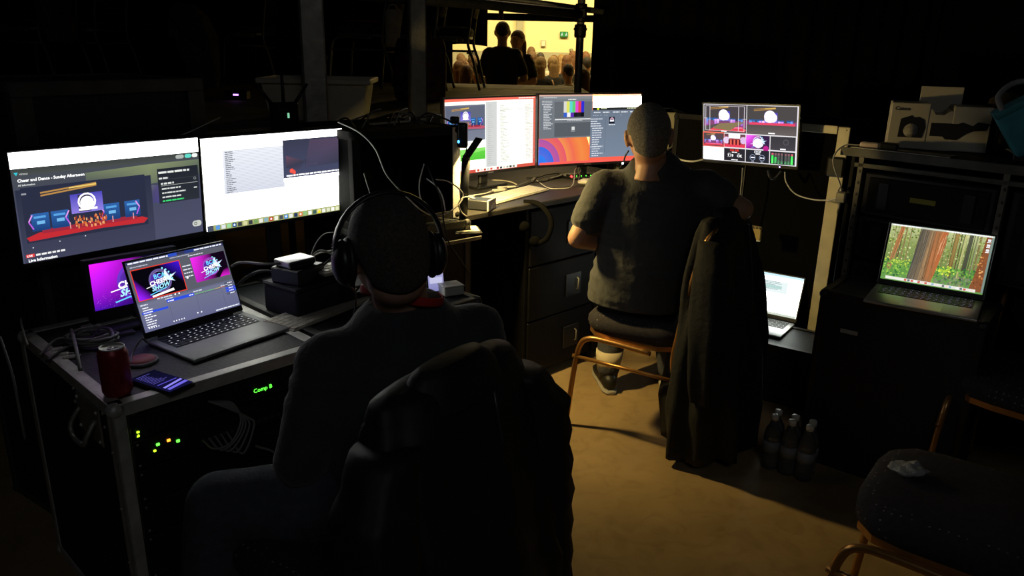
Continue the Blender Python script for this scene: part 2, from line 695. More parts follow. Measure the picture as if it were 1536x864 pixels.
HALLW = mat('cream_hall_wall', (0.80, 0.72, 0.46), 0.8, var=0.03, scale=1.5)
HALLD = mat('grey_hall_dado', (0.40, 0.38, 0.30), 0.8, var=0.05)
struct(MB().box(-6.4, 5, -2.2, 17.6, -0.1, 0, floor_material(), 0).build('floor'))
struct(MB().box(-6.3, 5, -2.2, 8.2, 3.2, 3.3, DRAPE, 0).build('ceiling'))
struct(MB().box(-6.3, -6.2, -2.2, 8.2, 0, 3.2, DRAPE, 0).build('wall_left'))
struct(MB().box(3.0, 3.1, -2.2, 8.2, 0, 3.2, DRAPE, 0).build('wall_right'))
struct(MB().box(-6.3, 3.1, -2.2, -2.1, 0, 3.2, DRAPE, 0).build('wall_front'))
b = MB()
b.box(-6.3, 5, 17.0, 17.2, 1.40, 6.2, HALLW, 0)
b.box(-6.3, 5, 16.98, 17.2, 0, 1.40, HALLD, 0)
struct(b.build('wall_back'))
struct(MB().box(-6.3, -6.2, 8.25, 17.2, 0, 6.2, HALLW, 0).build('wall_hall_left'))
struct(MB().box(4.9, 5, 8.2, 17.2, 0, 6.2, HALLW, 0).build('wall_hall_right'))
struct(MB().box(-6.3, 5, 8.2, 17.2, 6.2, 6.3, HALLD, 0).build('ceiling'))
# column and service strip on the hall wall
cx = PY(781, 60, 16.9)
struct(MB().box(cx.x - .10, cx.x + .05, 16.86, 17, 0, 6, HALLD, .01).build('trim_1'))


def drape(x0, x1, y, z0, z1, name, label, amp=.03, wave=.16, m=DRAPE, hem=0.0):
    """hanging cloth with real pleats and thickness"""
    n = max(6, int((x1 - x0) / wave * 8))
    t = MB()
    i = t.mi(m)
    bm = t.bm
    rows = 8
    F, K = [], []
    for r in range(rows + 1):
        z = z0 + (z1 - z0) * r / rows
        fa, ka = [], []
        for k in range(n + 1):
            x = x0 + (x1 - x0) * k / n
            d = amp * (sin(x / wave * 2 * pi) + .4 * sin(x / wave * 3.7 + 1)) * (1 - .35 * r / rows)
            zz = z + (hem * sin(x * 9) if r == 0 else 0)
            fa.append(bm.verts.new((x, y + d, zz)))
            ka.append(bm.verts.new((x, y + d + .006, zz)))
        F.append(fa)
        K.append(ka)
    for r in range(rows):
        for k in range(n):
            bm.faces.new((F[r][k], F[r][k + 1], F[r + 1][k + 1], F[r + 1][k])).smooth = True
            bm.faces.new((K[r][k + 1], K[r][k], K[r + 1][k], K[r + 1][k + 1])).smooth = True
    for r in range(rows):
        bm.faces.new((F[r][0], F[r + 1][0], K[r + 1][0], K[r][0]))
        bm.faces.new((F[r + 1][n], F[r][n], K[r][n], K[r + 1][n]))
    for k in range(n):
        bm.faces.new((F[0][k + 1], F[0][k], K[0][k], K[0][k + 1]))
        bm.faces.new((F[rows][k], F[rows][k + 1], K[rows][k + 1], K[rows][k]))
    o = t.build(name)
    return tag(o, label, 'curtain')


xr = PY(887, 100, 5.75).x
drape(xr, 2.97, 5.75, 0.0, 3.19, 'stage_curtain', 'tall black curtain right of the lit opening behind the multiview monitor')
XL = PY(679, 100, 8.0).x
drape(-6.15, XL, 8.0, 0.0, 3.19, 'stage_curtain', 'long black curtain behind the row of chairs on the stage deck')
XM = PY(731, 60, 7.9).x
zh = PY(700, 68, 7.9).z
drape(XL - .02, XM, 7.9, zh, 3.19, 'stage_curtain', 'short black curtain hanging left of the lit opening with its hem above the deck', hem=.012)
zt, zb = PY(800, 21, 8.1).z, PY(800, 31.5, 8.1).z
xv = PY(895, 30, 8.1).x
tag(MB().box(XM - .25, xv + .5, 8.08, 8.13, zb, zt, mat('dark_beam', (.03, .028, .02), .7), .004).build('cross_beam'),
    'dark horizontal beam across the top of the lit opening', 'beam')
# black masking beyond the opening keeps the hall light out of the crew area on both sides
drape(xv + .22, 4.85, 8.18, 0.0, 3.19, 'stage_curtain', 'black curtain closing off the hall right of the opening, behind the front curtain')

# stage deck
b = MB()
b.prism([(-6.1, .55), (-3.4, .55), (.62, 5.69), (.62, 7.85), (-6.1, 7.85)], 1.10, 1.15, DECKM)
b2 = MB()
deck = thing('stage_deck', 'raised plywood stage deck on steel posts carrying the row of chairs', 'stage', (-1, 5, 0))
o = b.build('deck_board', deck, True)
b2.tube([(-3.38, .58, 1.06), (.60, 5.67, 1.06)], .024, STEEL, 8)
b2.tube([(.60, 5.67, 1.06), (.60, 7.8, 1.06)], .024, STEEL, 8)
b2.build('edge_tube', deck, True)
for (x, y) in ((-3.3, .75), (-2.1, 2.3), (-.9, 4.0), (.55, 5.75), (-3.3, 7.7), (.5, 7.7), (-1.4, 7.7)):
    MB().tube([(x, y, 0), (x, y, 1.10)], .024, STEEL, 8).build('leg', deck, True)


def post(px, y, label, hw=.045, m=STEEL):
    p = PY(px, 170, y)
    t = thing('scaffold_post', label, 'post', (p.x, y, 0), radians(20))
    b = MB().box(-hw, hw, -hw * .8, hw * .8, 0.012, 2.75, m, .008)
    b.build('upright', t)
    MB().box(-.09, .09, -.09, .09, 0, .012, DSTEEL, .003).build('base_plate', t)
    b = MB()
    for z in (1.45, 1.95, 2.45):
        b.tube([(-hw - .012, 0, z), (hw + .012, 0, z)], .010, DSTEEL, 6)
    b.build('bolt', t)
    return t


post(474, 3.53, 'broad dull grey steel post behind the white plastic storage box', .052)
post(627, 4.15, 'dull steel post left of the red bag on the deck', .044)
pr = PY(868, 100, 5.45)
t = thing('scaffold_pole', 'round steel scaffold pole standing in the right part of the lit opening', 'pole', (pr.x, 5.45, 0))
MB().tube([(0, 0, 0.0), (0, 0, 2.9)], .026, STEEL, 14).build('tube', t)
zc = PY(868, 20, 5.45).z
b = MB()
b.lathe([(0, -.06), (.038, -.06), (.04, -.05), (.04, .045), (.038, .055), (0, .055)], BLKRUB, 16, Matrix.Translation((0, 0, zc + .005)))
b.box(-.05, .03, -.05, -.02, zc - .03, zc + .03, BLKRUB, .006)
b.build('coupler', t)
zc2 = PY(868, 46, 5.45).z
b = MB()
b.lathe([(0, -.045), (.036, -.045), (.040, -.03), (.040, .025), (.036, .04), (0, .04)], BLKRUB, 16, Matrix.Translation((0, 0, zc2)))
b.tube([(-.045, 0, zc2 + .01), (.045, 0, zc2 + .01)], .008, BLKRUB, 6)
b.build('coupler', t)
tag(MB().tube([PY(535, -8, 4.05), PY(730, 7, 4.95), PY(870, 21, 5.42)], .030, DSTEEL, 10).build('scaffold_rail'),
    'dark scaffold rail running across the top of the opening to the pole', 'rail')
tag(MB().tube([PY(905, 18, 5.6), PY(800, 3, 5.6), PY(690, -9, 5.6)], .020, STEEL, 10).build('scaffold_rail'),
    'thin pale scaffold rail above the dark one, right end behind the pole', 'rail')
p = PY(802, 0, 8.0)
tag(MB().tube([(p.x, 8.0, PY(802, 12, 8).z), (p.x, 8.0, 3.1)], .028, DSTEEL, 8).build('hanging_pole'),
    'short dark upright hanging above the centre of the lit opening', 'pole')
p = PY(752, 0, 8.0)
tag(MB().tube([(p.x, 8.0, PY(752, 30, 8).z), (p.x, 8.0, 3.1)], .024, DSTEEL, 8).build('hanging_pole'),
    'dark upright above the opening, over the head of the man in black', 'pole')

# hall wall furniture
p = PY(846, 51.5, 16.95)
t = thing('exit_sign', 'green emergency exit sign on the lit yellow wall', 'sign', (p.x, 16.96, p.z))
g = em('exit_green', (0.01, .20, .06), .55)
gw = em('exit_white', (.8, .9, .7), .9)
MB().box(-.085, .085, -.03, .03, -.055, .055, mat('exit_green_face', (.01, .22, .07), .5), .006).build('sign_box', t)
b = MB()
for sx in (-.045, .045):
    b.box(sx - .004, sx + .014, -.034, -.031, .012, .034, gw, 0)
    b.box(sx - .016, sx + .018, -.034, -.031, -.012, .008, gw, 0)
    b.tube([(sx, -.033, -.01), (sx - .018, -.033, -.035)], .005, gw, 5)
    b.tube([(sx, -.033, -.01), (sx + .018, -.033, -.030)], .005, gw, 5)
b.build('running_figure', t)
for (px, py, w_, h_, lab) in ((815, 65, .10, .13, 'small white framed notice on the yellow wall below and left of the exit sign'),
                              (857, 75, .07, .05, 'small dark wall plate on the yellow wall beside the scaffold pole')):
    p = PY(px, py, 16.96)
    t = thing('wall_notice', lab, 'notice', (p.x, 16.97, p.z))
    MB().box(-w_ / 2, w_ / 2, -.02, .02, -h_ / 2, h_ / 2, HALLD if w_ > .08 else DSTEEL, .004).build('frame', t)
    MB().box(-w_ / 2 + .012, w_ / 2 - .012, -.026, -.02, -h_ / 2 + .012, h_ / 2 - .012, WHITEP if w_ > .08 else HALLD, 0).build('paper', t)


# ------------------------------------------------------------------ flight cases, racks and desks
def case_edges(b, W, D, z0, z1, m=ALU, t=.028, skip=()):
    """aluminium L-profile bars along the twelve edges of a case, local origin front-left corner"""
    e = .0035
    for (x, y) in ((0, 0), (W, 0), (0, D), (W, D)):
        if ('v', x > 0, y > 0) in skip:
            continue
        xa, xb = (x - e, x + t) if x == 0 else (x - t, x + e)
        ya, yb = (y - e, y + t) if y == 0 else (y - t, y + e)
        b.box(xa, xb, ya, y + e if y == 0 else yb, z0, z1, m, .001) if y == 0 else b.box(xa, xb, y - e, yb, z0, z1, m, .001)
        b.box(xa, x + e, ya, yb, z0, z1, m, .001) if x == 0 else b.box(x - e, xb, ya, yb, z0, z1, m, .001)
    for z in (z0, z1):
        za, zb = (z - e, z + t) if z == z0 else (z - t, z + e)
        for y in (0, D):
            b.box(0, W, y - e, y + e, za, zb, m, .001)
            ya, yb = (0, t) if y == 0 else (D - t, D)
            b.box(0, W, ya, yb, z - e, z + e, m, .001)
        for x in (0, W):
            b.box(x - e, x + e, 0, D, za, zb, m, .001)
            xa, xb = (0, t) if x == 0 else (W - t, W)
            b.box(xa, xb, 0, D, z - e, z + e, m, .001)


def ball_corner(t, x, y, z, m=STEEL):
    MB().ell((x, y, z), (.019, .019, .019), m, u=10, v=8).build('ball_corner', t)


def latch(t, M, name='latch'):
    b = MB()
    b.box(-.05, .05, -.006, 0, -.045, .045, ALU, .003, M)
    b.box(-.028, .028, -.014, -.006, -.03, .03, STEEL, .004, M)
    b.tube([(-.03, -.018, 0), (.0, -.022, .01), (.03, -.018, 0)], .005, STEEL, 6, M)
    return b.build(name, t)


def spring_handle(t, M):
    b = MB()
    b.box(-.075, .075, -.005, 0, -.05, .05, STEEL, .004, M)
    b.tube(smooth_path([(-.05, -.006, .015), (-.052, -.03, -.02), (-.035, -.035, -.045), (.035, -.035, -.045), (.052, -.03, -.02), (.05, -.006, .015)], 4), .006, STEEL, 8, M)
    for s in (-.062, .062):
        for z in (-.038, .038):
            b.ell((s, -.006, z), (.005, .004, .005), ALU, M, 8, 6)
    return b.build('handle', t)


def closed_case(loc, rz, W, D, H, label, name='flight_case', m=CASEBLK, edge=ALU, z0=0.0, handle=True, lid=None):
    t = thing(name, label, 'flight case', loc, rz)
    MB().box(.002, W - .002, .002, D - .002, z0 + .002, z0 + H - .002, m, .002).build('body', t)
    b = MB()
    case_edges(b, W, D, z0, z0 + H, edge, .022)
    b.build('edge_trim', t)
    for x in (0.008, W - .008):
        for y in (0.008, D - .008):
            for z in (z0 + .012, z0 + H - .012):
                ball_corner(t, x, y, z, edge)
    if handle:
        latch(t, Matrix.Translation((W * .5, -.003, z0 + H * .62)))
    return t


def open_rack(loc, rz, W, D, z0, z1, label, panel=CASEBLK, inside=BLACKP, depth_panel=None, name='rack_case', edge=ALU, et=.028):
    """a case open at the front: shell of panels with aluminium edge"""
    t = thing(name, label, 'rack case', loc, rz)
    p = .012
    b = MB()
    b.box(0, p, 0, D, z0, z1, panel, .001)
    b.box(W - p, W, 0, D, z0, z1, panel, .001)
    b.box(p, W - p, 0, D, z0, z0 + p, panel, .001)
    b.box(p, W - p, 0, D, z1 - p, z1, panel, .001)
    b.build('shell', t)
    dp = depth_panel if depth_panel is not None else D - p
    MB().box(p, W - p, dp, dp + p, z0 + p, z1 - p, inside, .001).build('back_panel', t)
    b = MB()
    case_edges(b, W, D, z0, z1, edge, et)
    b.build('edge_trim', t)
    for x in (0.008, W - .008):
        for y in (0.008, D - .008):
            for z in (z0 + .012, z1 - .012):
                ball_corner(t, x, y, z, edge)
    return t


def at(o, x, y, z=0.0):
    return o.matrix_basis @ Vector((x, y, z))


LZ = 0.72           # left desk height
YL = radians(47)
OL = Vector((-0.90, 1.57, 0))
rack = open_rack(OL, YL, .56, .66, 0.0, LZ, 'left flight case with open rack front and aluminium edge, carrying the silver laptop', depth_panel=.42)
for x in (.018, .522):
    b = MB()
    b.box(x, x + .020, .012, .03, .03, LZ - .03, DSTEEL, .001)
    for k in range(14):
        b.tube([(x + .010, .008, .06 + k * .045), (x + .010, .014, .06 + k * .045)], .0035, STEEL, 6)
    b.build('rack_rail', rack)
spring_handle(rack, Matrix.Translation((-.004, .14, LZ - .075)) @ Matrix.Rotation(-pi / 2, 4, 'Z'))
for (y, z) in ((.05, .69), (.24, .69), (.05, .655), (.24, .655), (.02, .60), (.02, .45), (.02, .30)):
    MB().ell((-.004, y, z), (.004, .005, .005), STEEL, u=8, v=6).build('rivet', rack)
rack2 = closed_case(at(rack, .585, 0), YL, .58, .66, LZ, 'flight case behind the man in the headset, its top carrying the pale keyboard', edge=DSTEEL)
GL = em('led_green', (.10, 1, .05), 3.0)
GLY = em('led_lime', (.45, 1, .02), 3.0)
ORL = em('led_orange', (1, .25, .02), 3.5)
REDL = em('led_red', (1, .02, .02), 14)
BLUL = em('led_blue', (.05, .35, 1), 6)
WHL = em('led_white', (.8, .9, 1), 6)
PURL = em('led_purple', (.55, .25, 1), 3)


def rack_unit(z, h, label, leds=(), ports=0, disp=None, depth=.30, vents=0):
    t = thing('rack_unit', label, 'rack equipment', at(rack, .04, .016), YL)
    MB().box(0, .48, 0, .004, z, z + h - .003, BLACKP, .001).build('faceplate', t)
    MB().box(.02, .46, .004, depth, z + .003, z + h - .006, BLACKP, .002).build('chassis', t)
    b = MB()
    for x in (.010, .470):
        for q in (z + .010, z + h - .013):
            b.tube([(x, -.003, q), (x, .001, q)], .0035, STEEL, 6)
    b.build('screw', t)
    if ports:
        b = MB()
        for k in range(ports):
            b.box(.16 + k * .019, .174 + k * .019, -.002, .001, z + .012, z + .026, KEYB, .001)
            b.box(.1615 + k * .019, .1725 + k * .019, -.0028, -.002, z + .014, z + .022, DSTEEL, 0)
        b.build('port_row', t)
    for (x, zz, m, s) in leds:
        MB().box(x, x + s, -.003, .001, z + zz, z + zz + s * .8, m, .0008).build('indicator_light', t)
    if disp:
        MB().box(disp[0] - .006, disp[0] + .07, -.002, .001, z + .010, z + .034, KEYB, .001).build('display', t)
        text_part('Comp B', .016, GL, Matrix.Translation((disp[0], -.0028, z + .022)) @ Matrix.Rotation(pi / 2, 4, 'X'), 'display_text', t)
    if vents:
        b = MB()
        for k in range(vents):
            b.box(.05 + k * .016, .058 + k * .016, -.0015, .001, z + .012, z + h - .016, KEYB, 0)
        b.build('vent_row', t)
    return t


rack_unit(.615, .080, 'black rack processor with green display text and one lime light, top of the rack', disp=(.310, .02), leds=((.010, .006, GLY, .007), (.012, .016, GLY, .006)))
rack_unit(.535, .078, 'network switch with green and orange lights and grey cables, second in the open rack', leds=((.044, .034, GLY, .006), (.052, .047, GL, .008), (.078, .048, ORL, .008), (.100, .038, GL, .008)), ports=12)
rack_unit(.445, .088, 'slotted black rack panel third from the top of the open rack', vents=12)
rack_unit(.355, .088, 'plain black rack unit with a short row of sockets in mid rack', ports=6)
rack_unit(.225, .128, 'blank black rack drawer low in the open rack')
rack_unit(.045, .178, 'deep black rack drawer at the bottom of the open rack')
# loom of grey cables from the switch
for k in range(5):
    x = .20 + k * .016
    cable([at(rack, x, .006, .560), at(rack, x + .01, -.035 - .004 * k, .548 - .008 * k), at(rack, x + .05, -.045, .555 + .006 * k), at(rack, .285 + .005 * k, -.035, .60), at(rack, .275 - .006 * k, -.02, .645), at(rack, .250 - .006 * k, .008, .650 + .002 * k)], .0030, GRYCAB,
          'grey network patch cable looping out of the rack front', 'patch_cable', group='grey patch cables in the open rack')
cable([at(rack, .33, -.01, .50), at(rack, .37, -.05, .47), at(rack, .385, -.05, .36), at(rack, .35, -.05, .2), at(rack, .30, -.06, .06), at(rack, .27, -.09, .006)], .0034, GRYCAB,
      'long grey cable falling from the rack front to the floor', 'patch_cable')

# tall road case standing behind the left monitors, facing them with its framed side
pl = PY(12, 126, 2.10)
pr_ = PY(298, 118, 2.58)
yr = math.atan2(pr_.y - pl.y, pr_.x - pl.x)
wr = (pr_ - pl).xy.length
tall = closed_case((pl.x, pl.y, 0), yr, wr, .45, 1.395, 'tall road case with dark blue panel standing behind the two left monitors', name='road_case', m=NAVY, edge=DSTEEL, handle=False)
b = MB()
b.box(-.006, wr + .006, -.012, -.004, 1.36, 1.40, DSTEEL, .002)
b.box(-.006, .05, -.012, -.004, .9, 1.36, DSTEEL, .002)
b.box(wr - .05, wr + .006, -.012, -.004, .9, 1.36, DSTEEL, .002)
b.build('front_frame', tall)
cable([at(tall, .10, -.016, 1.215), at(tall, .28, -.018, 1.205), at(tall, .46, -.018, 1.22), at(tall, .63, -.016, 1.27)], .0022, WHTCAB,
      'thin pale wire drooping across the blue panel of the tall road case', 'wire')

# middle case stack between left and right desks
RM = PY(687, 190, 3.02)
MIDZ0, MIDZ1 = .862, RM.z
LM = Vector((-.57, 2.72, 0))
RMx = Vector((RM.x, RM.y, 0))
YM = math.atan2(RMx.y - LM.y, RMx.x - LM.x)
WM = (RMx - LM).length
eym = Vector((-sin(YM), cos(YM), 0))
midlow = closed_case(LM - eym * .075, YM, WM, .49, .86, 'black flight case on the floor under the open rack between the two desks', edge=DSTEEL, handle=False)
mid = open_rack((LM.x, LM.y, MIDZ0), YM, WM, .40, 0, MIDZ1 - MIDZ0, 'open empty rack box with pale aluminium frame between left and right monitors', panel=mat('matt_black_panel', (.004, .004, .0038), .8, bump=.1, spec=.03), inside=BLACKP, edge=mat('dull_edge', (.022, .021, .020), .9, 0, spec=.03))
b = MB()
b.box(WM - .030, WM + .005, -.0065, -.0036, .0, MIDZ1 - MIDZ0, ALU, .001)
b.box(WM + .0036, WM + .0065, -.0065, .03, .0, MIDZ1 - MIDZ0, ALU, .001)
b.build('lamplit_post', mid)  # paler than the other edges: lamp light on this post put into its colour
MB().box(.0, WM, -.080, -.075 , .80, .815, STEEL, .002).build('front_lip', midlow)

# right desk: cabinets and worktop
RZ = .87
OR = Vector((-.185, 3.015, 0))
YR = radians(45)
desk = thing('desk', 'black topped desk on dark drawer cabinets carrying the two right monitors', 'desk', OR, YR)
MB().box(0, 1.42, 0, .78, RZ - .025, RZ, mat('desk_top', (.020, .018, .015), .55, 0, .25, 9, .1, 60), .004).build('worktop', desk)
b = MB()
for x in (0.03, .37, .84, 1.38):
    b.box(x, x + .02, .03, .76, 0, RZ - .025, BLACK, .002)
b.box(.03, 1.4, .74, .76, 0, RZ - .025, BLACK, .002)
b.build('carcass', desk)
for i, (x0, x1) in enumerate(((.392, .838), (.862, 1.378))):
    for k in range(3):
        z0 = .05 + k * .262
        d = MB().box(x0, x1, .022, .045, z0, z0 + .255, BLACK, .004).build('drawer', desk)
        b = MB()
        b.box(x1 - .20 if i == 0 else x0 + .06, x1 - .09 if i == 0 else x0 + .17, .016, .022, z0 + .07, z0 + .18, BLACKP, .004)
        xx = (x1 - .12) if i == 0 else x0 + .12
        b.tube([(xx, .018, z0 + .095), (xx, .006, z0 + .10), (xx, .006, z0 + .15), (xx, .018, z0 + .155)], .0035, STEEL, 6)
        h = b.build('handle', d)

# big case behind multiview monitor
GC = Vector((1.16, 3.72, 0))
YG = radians(-40)
g0 = GC + Vector((cos(YG), sin(YG), 0)) * -.45
gcase = closed_case(g0, YG, .86, .50, 1.205, m=mat('matt_black_panel', (.004, .004, .0038), .8), edge=mat('dull_edge', (.045, .043, .040), .6, .2), label= 'large upright black case with wide pale aluminium corner edge behind the multiview monitor', handle=False, name='upright_case')
b = MB()
EDGE2 = mat('pale_aluminium', (.66, .61, .46), .55, .25, .12, 12)
b.box(.805, .866, -.010, -.0036, .02, 1.0, EDGE2, .002)
b.box(.815, .866, -.010, -.0036, 1.05, 1.205, EDGE2, .002)
b.box(.55, .812, -.010, -.0036, 1.172, 1.208, EDGE2, .002)
b.build('wide_edge', gcase)
MB().box(.79, .87, -.03, -.0105, .985, 1.075, BLKRUB, .01).build('hinge', gcase)
b = MB()
b.box(.40, .404, -.006, -.0005, .05, 1.16, KEYB, 0)
b.build('panel_seam', gcase)
# small case left of it, beside the man's head
p0 = PY(1003, 172, 4.12)
p1 = PY(1036, 172, 4.12)
sc_ = closed_case((p1.x - .36, 4.26, 0), 0, .36, .35, PY(1020, 170, 4.26).z, 'pale edged flight case seen just right of the seated man\'s head', name='flight_case', edge=EDGE2, handle=False)
b = MB()
zt_ = PY(1020, 170, 4.26).z
b.box(.20, .330, -.012, -.004, zt_ - .10, zt_, EDGE2, .002)
b.box(.262, .285, -.014, -.004, zt_ - .36, zt_ - .10, EDGE2, .002)
b.build('side_plate', sc_)
b = MB()
b.tube([(.245, -.022, zt_ - .075), (.245, -.004, zt_ - .075)], .026, BLKRUB, 14)
b.tube(smooth_path([(.25, -.02, zt_ - .10), (.28, -.04, zt_ - .13), (.30, -.035, zt_ - .17), (.26, -.03, zt_ - .20)]), .004, GRYCAB, 6)
b.build('connector', sc_)

# right hand rack cabinet with drawers
CZ = 1.165
CL = PZ(1278, 222, CZ)
CR = PZ(1536, 250, CZ)
YC = math.atan2(CR.y - CL.y, CR.x - CL.x)
cab = thing('rack_cabinet', 'long black rack cabinet with steel uprights on the right, carrying the camera box', 'cabinet', (CL.x, CL.y, 0), YC)
WC = .545
b = MB()
b.box(-.03, 1.10, -.02, .5, CZ - .022, CZ, BLACK, .003)
b.build('top_board', cab)
b = MB()
b.box(-.032, 1.10, -.026, -.018, CZ - .028, CZ + .004, DSTEEL, .001)
b.box(.02, 1.10, -.004, .004, CZ - .070, CZ - .052, DSTEEL, .002)
b.build('front_rail', cab)
for x in (.035, .535, 1.04):
    b = MB()
    b.box(x, x + .020, -.004, .018, .01, CZ - .03, mat('dull_upright', (.16, .155, .14), .5, .5), .001)
    for k in range(24):
        b.box(x + .008, x + .016, -.0048, -.0035, .04 + k * .045, .052 + k * .045, KEYB, 0)
    b.build('upright', cab)
b = MB()
b.box(.02, 1.08, .40, .42, .0, CZ - .03, BLACK, .002)
b.box(.005, .02, 0, .45, .0, CZ - .03, BLACK, .002)
b.box(1.08, 1.095, 0, .45, .0, CZ - .03, BLACK, .002)
b.build('carcass', cab)
b = MB()
b.box(-.028, .01, -.020, .02, CZ - .215, CZ - .175, STEEL, .004)
b.tube([(-.02, -.02, CZ - .17), (-.01, -.028, CZ - .15), (0, -.02, CZ - .165)], .004, STEEL, 6)
b.tube([(-.01, -.01, CZ - .215), (-.012, -.012, CZ - .26)], .005, STEEL, 6)
b.build('latch', cab)


def drawer(x, z, W, H, label, lab=None):
    t = thing('equipment_drawer', label, 'drawer', at(cab, x, .0), YC)
    MB().box(0, W, 0, .36, z, z + H, BLACKP, .006).build('body', t)
    MB().box(.02, W - .02, -.006, 0, z + .015, z + H - .015, BLACK, .004).build('front_panel', t)
    for s in (.06, W - .10):
        MB().box(s, s + .04, -.012, -.006, z + .03, z + H - .03, BLACKP, .003).build('clasp', t)
    if lab:
        MB().box(lab[0], lab[0] + lab[1], -.008, -.006, z + lab[2], z + lab[2] + lab[3], lab[4], 0).build('paper_label', t)
    return t


YLAB = mat('yellow_label', (.30, .28, .04), .7)
WLAB = mat('white_label', (.45, .45, .42), .7)
drawer(.068, CZ - .25, .46, .165, 'black equipment drawer with a yellow label, top of the right cabinet', (.18, .09, .075, .018, YLAB))
drawer(.068, CZ - .42, .46, .165, 'black equipment drawer with a white label, second from the top of the right cabinet', (.17, .07, .085, .014, WLAB))
drawer(.068, .05, .46, .68, 'deep black equipment drawer low in the right cabinet behind the laptop case')
drawer(.575, CZ - .42, .455, .335, 'black equipment drawer in the right hand bay of the cabinet')

# case under the right laptop
HZ = .685
hc = closed_case((1.14, 2.70, 0), radians(-39), .53, .27, HZ, 'black case under the forest wallpaper laptop, with a small white label', name='flight_case', edge=mat('black_trim', (.02, .02, .022), .5, .2), handle=False)
hl = MB()
M_ = Matrix.Rotation(radians(90), 4, 'X')
hl.box(.085, .145, -.006, -.0036, HZ - .14, HZ - .125, WLAB, .0005)
hl.build('paper_label', hc)
# low case under the white-screen laptop
ic = closed_case((1.02, 3.30, 0), radians(-35), .46, .30, .27, 'low black case on the floor under the laptop with the white page', edge=mat('black_trim', (.02, .02, .022), .5), handle=False)


# ------------------------------------------------------------------ monitors
def place_panel(o, tilt, roll):
    o.rotation_euler = (Matrix.Rotation(-tilt, 3, 'X') @ Matrix.Rotation(-roll, 3, 'Y')).to_euler()


def monitor(c, yaw, tilt, roll, W, H, base_z, label, draw, curve=0.0, bez=.008, chin=.014, stand='foot', brand=None, standm=BLACKP, foot=(.20, .16), back=.045):
    """c centre of the lit rectangle in the room; base_z what it stands on"""
    c = Vector(c)
    t = thing('monitor', label, 'monitor', (c.x, c.y, base_z), yaw)
    zc = c.z - base_z
    M = (Matrix.Translation((0, 0, zc)) @ Matrix.Rotation(-tilt, 4, 'X') @ Matrix.Rotation(-roll, 4, 'Y') @ Matrix.Translation((0, 0, -H / 2)))
    b = MB()
    n = 16 if curve else 1
    i = b.mi(BLACKP)
    x0, x1 = -W / 2 - bez, W / 2 + bez
    for k in range(n):
        a, q = x0 + (x1 - x0) * k / n, x0 + (x1 - x0) * (k + 1) / n
        ya, yq = -curve * (2 * a / W) ** 2, -curve * (2 * q / W) ** 2
        pts = []
        for (x, y) in ((a, ya), (q, yq)):
            for (dy, z) in ((0, -chin), (0, H + bez), (.022, H + bez), (.022, -chin)):
                pts.append(b.bm.verts.new(M @ Vector((x, y + dy, z))))
        for f in ((0, 4, 5, 1), (1, 5, 6, 2), (2, 6, 7, 3), (3, 7, 4, 0)):
            b.bm.faces.new([pts[j] for j in f]).material_index = i
        if k == 0:
            b.bm.faces.new([pts[j] for j in (0, 1, 2, 3)])
        if k == n - 1:
            b.bm.faces.new([pts[j] for j in (7, 6, 5, 4)])
    b.box(-W * .32, W * .32, .02, back, H * .12, H * .78, BLACKP, .012, M, 2)
    b.build('housing', t)
    # thin raised bezel
    b = MB()
    b.box(x0, x1, -.0022 - curve * 1.0, .0 - curve * 1.0 + (.002 if curve else 0), -chin, -.0015, BLACKP, .0004, M) if not curve else None
    if not curve:
        b.box(x0, x1, -.0022, 0, H + .0015, H + bez, BLACKP, .0004, M)
        b.box(x0, -W / 2 - .001, -.0022, 0, -chin, H + bez, BLACKP, .0004, M)
        b.box(W / 2 + .001, x1, -.0022, 0, -chin, H + bez, BLACKP, .0004, M)
        b.build('bezel', t)
    s = Screen(W, H, curve)
    draw(s)
    so = s.build(t)
    so.matrix_local = M @ Matrix.Translation((0, -.0006, 0))
    if stand == 'foot':
        b = MB()
        b.box(-.028, .028, .045, .065, .01, zc + .02, standm, .006)
        b.build('stand_neck', t)
        MB().box(-foot[0] / 2, foot[0] / 2, -.02, foot[1] - .02, 0, .012, standm, .005).build('stand_foot', t)
    if brand:
        b = text_part(brand, .0085, mat('logo_grey', (.35, .35, .35), .4), M @ Matrix.Translation((-.025, -.0006 - (0 if not curve else 0.0), -chin * .75)) @ Matrix.Rotation(pi / 2, 4, 'X'), 'maker_mark', t)
    return t, M


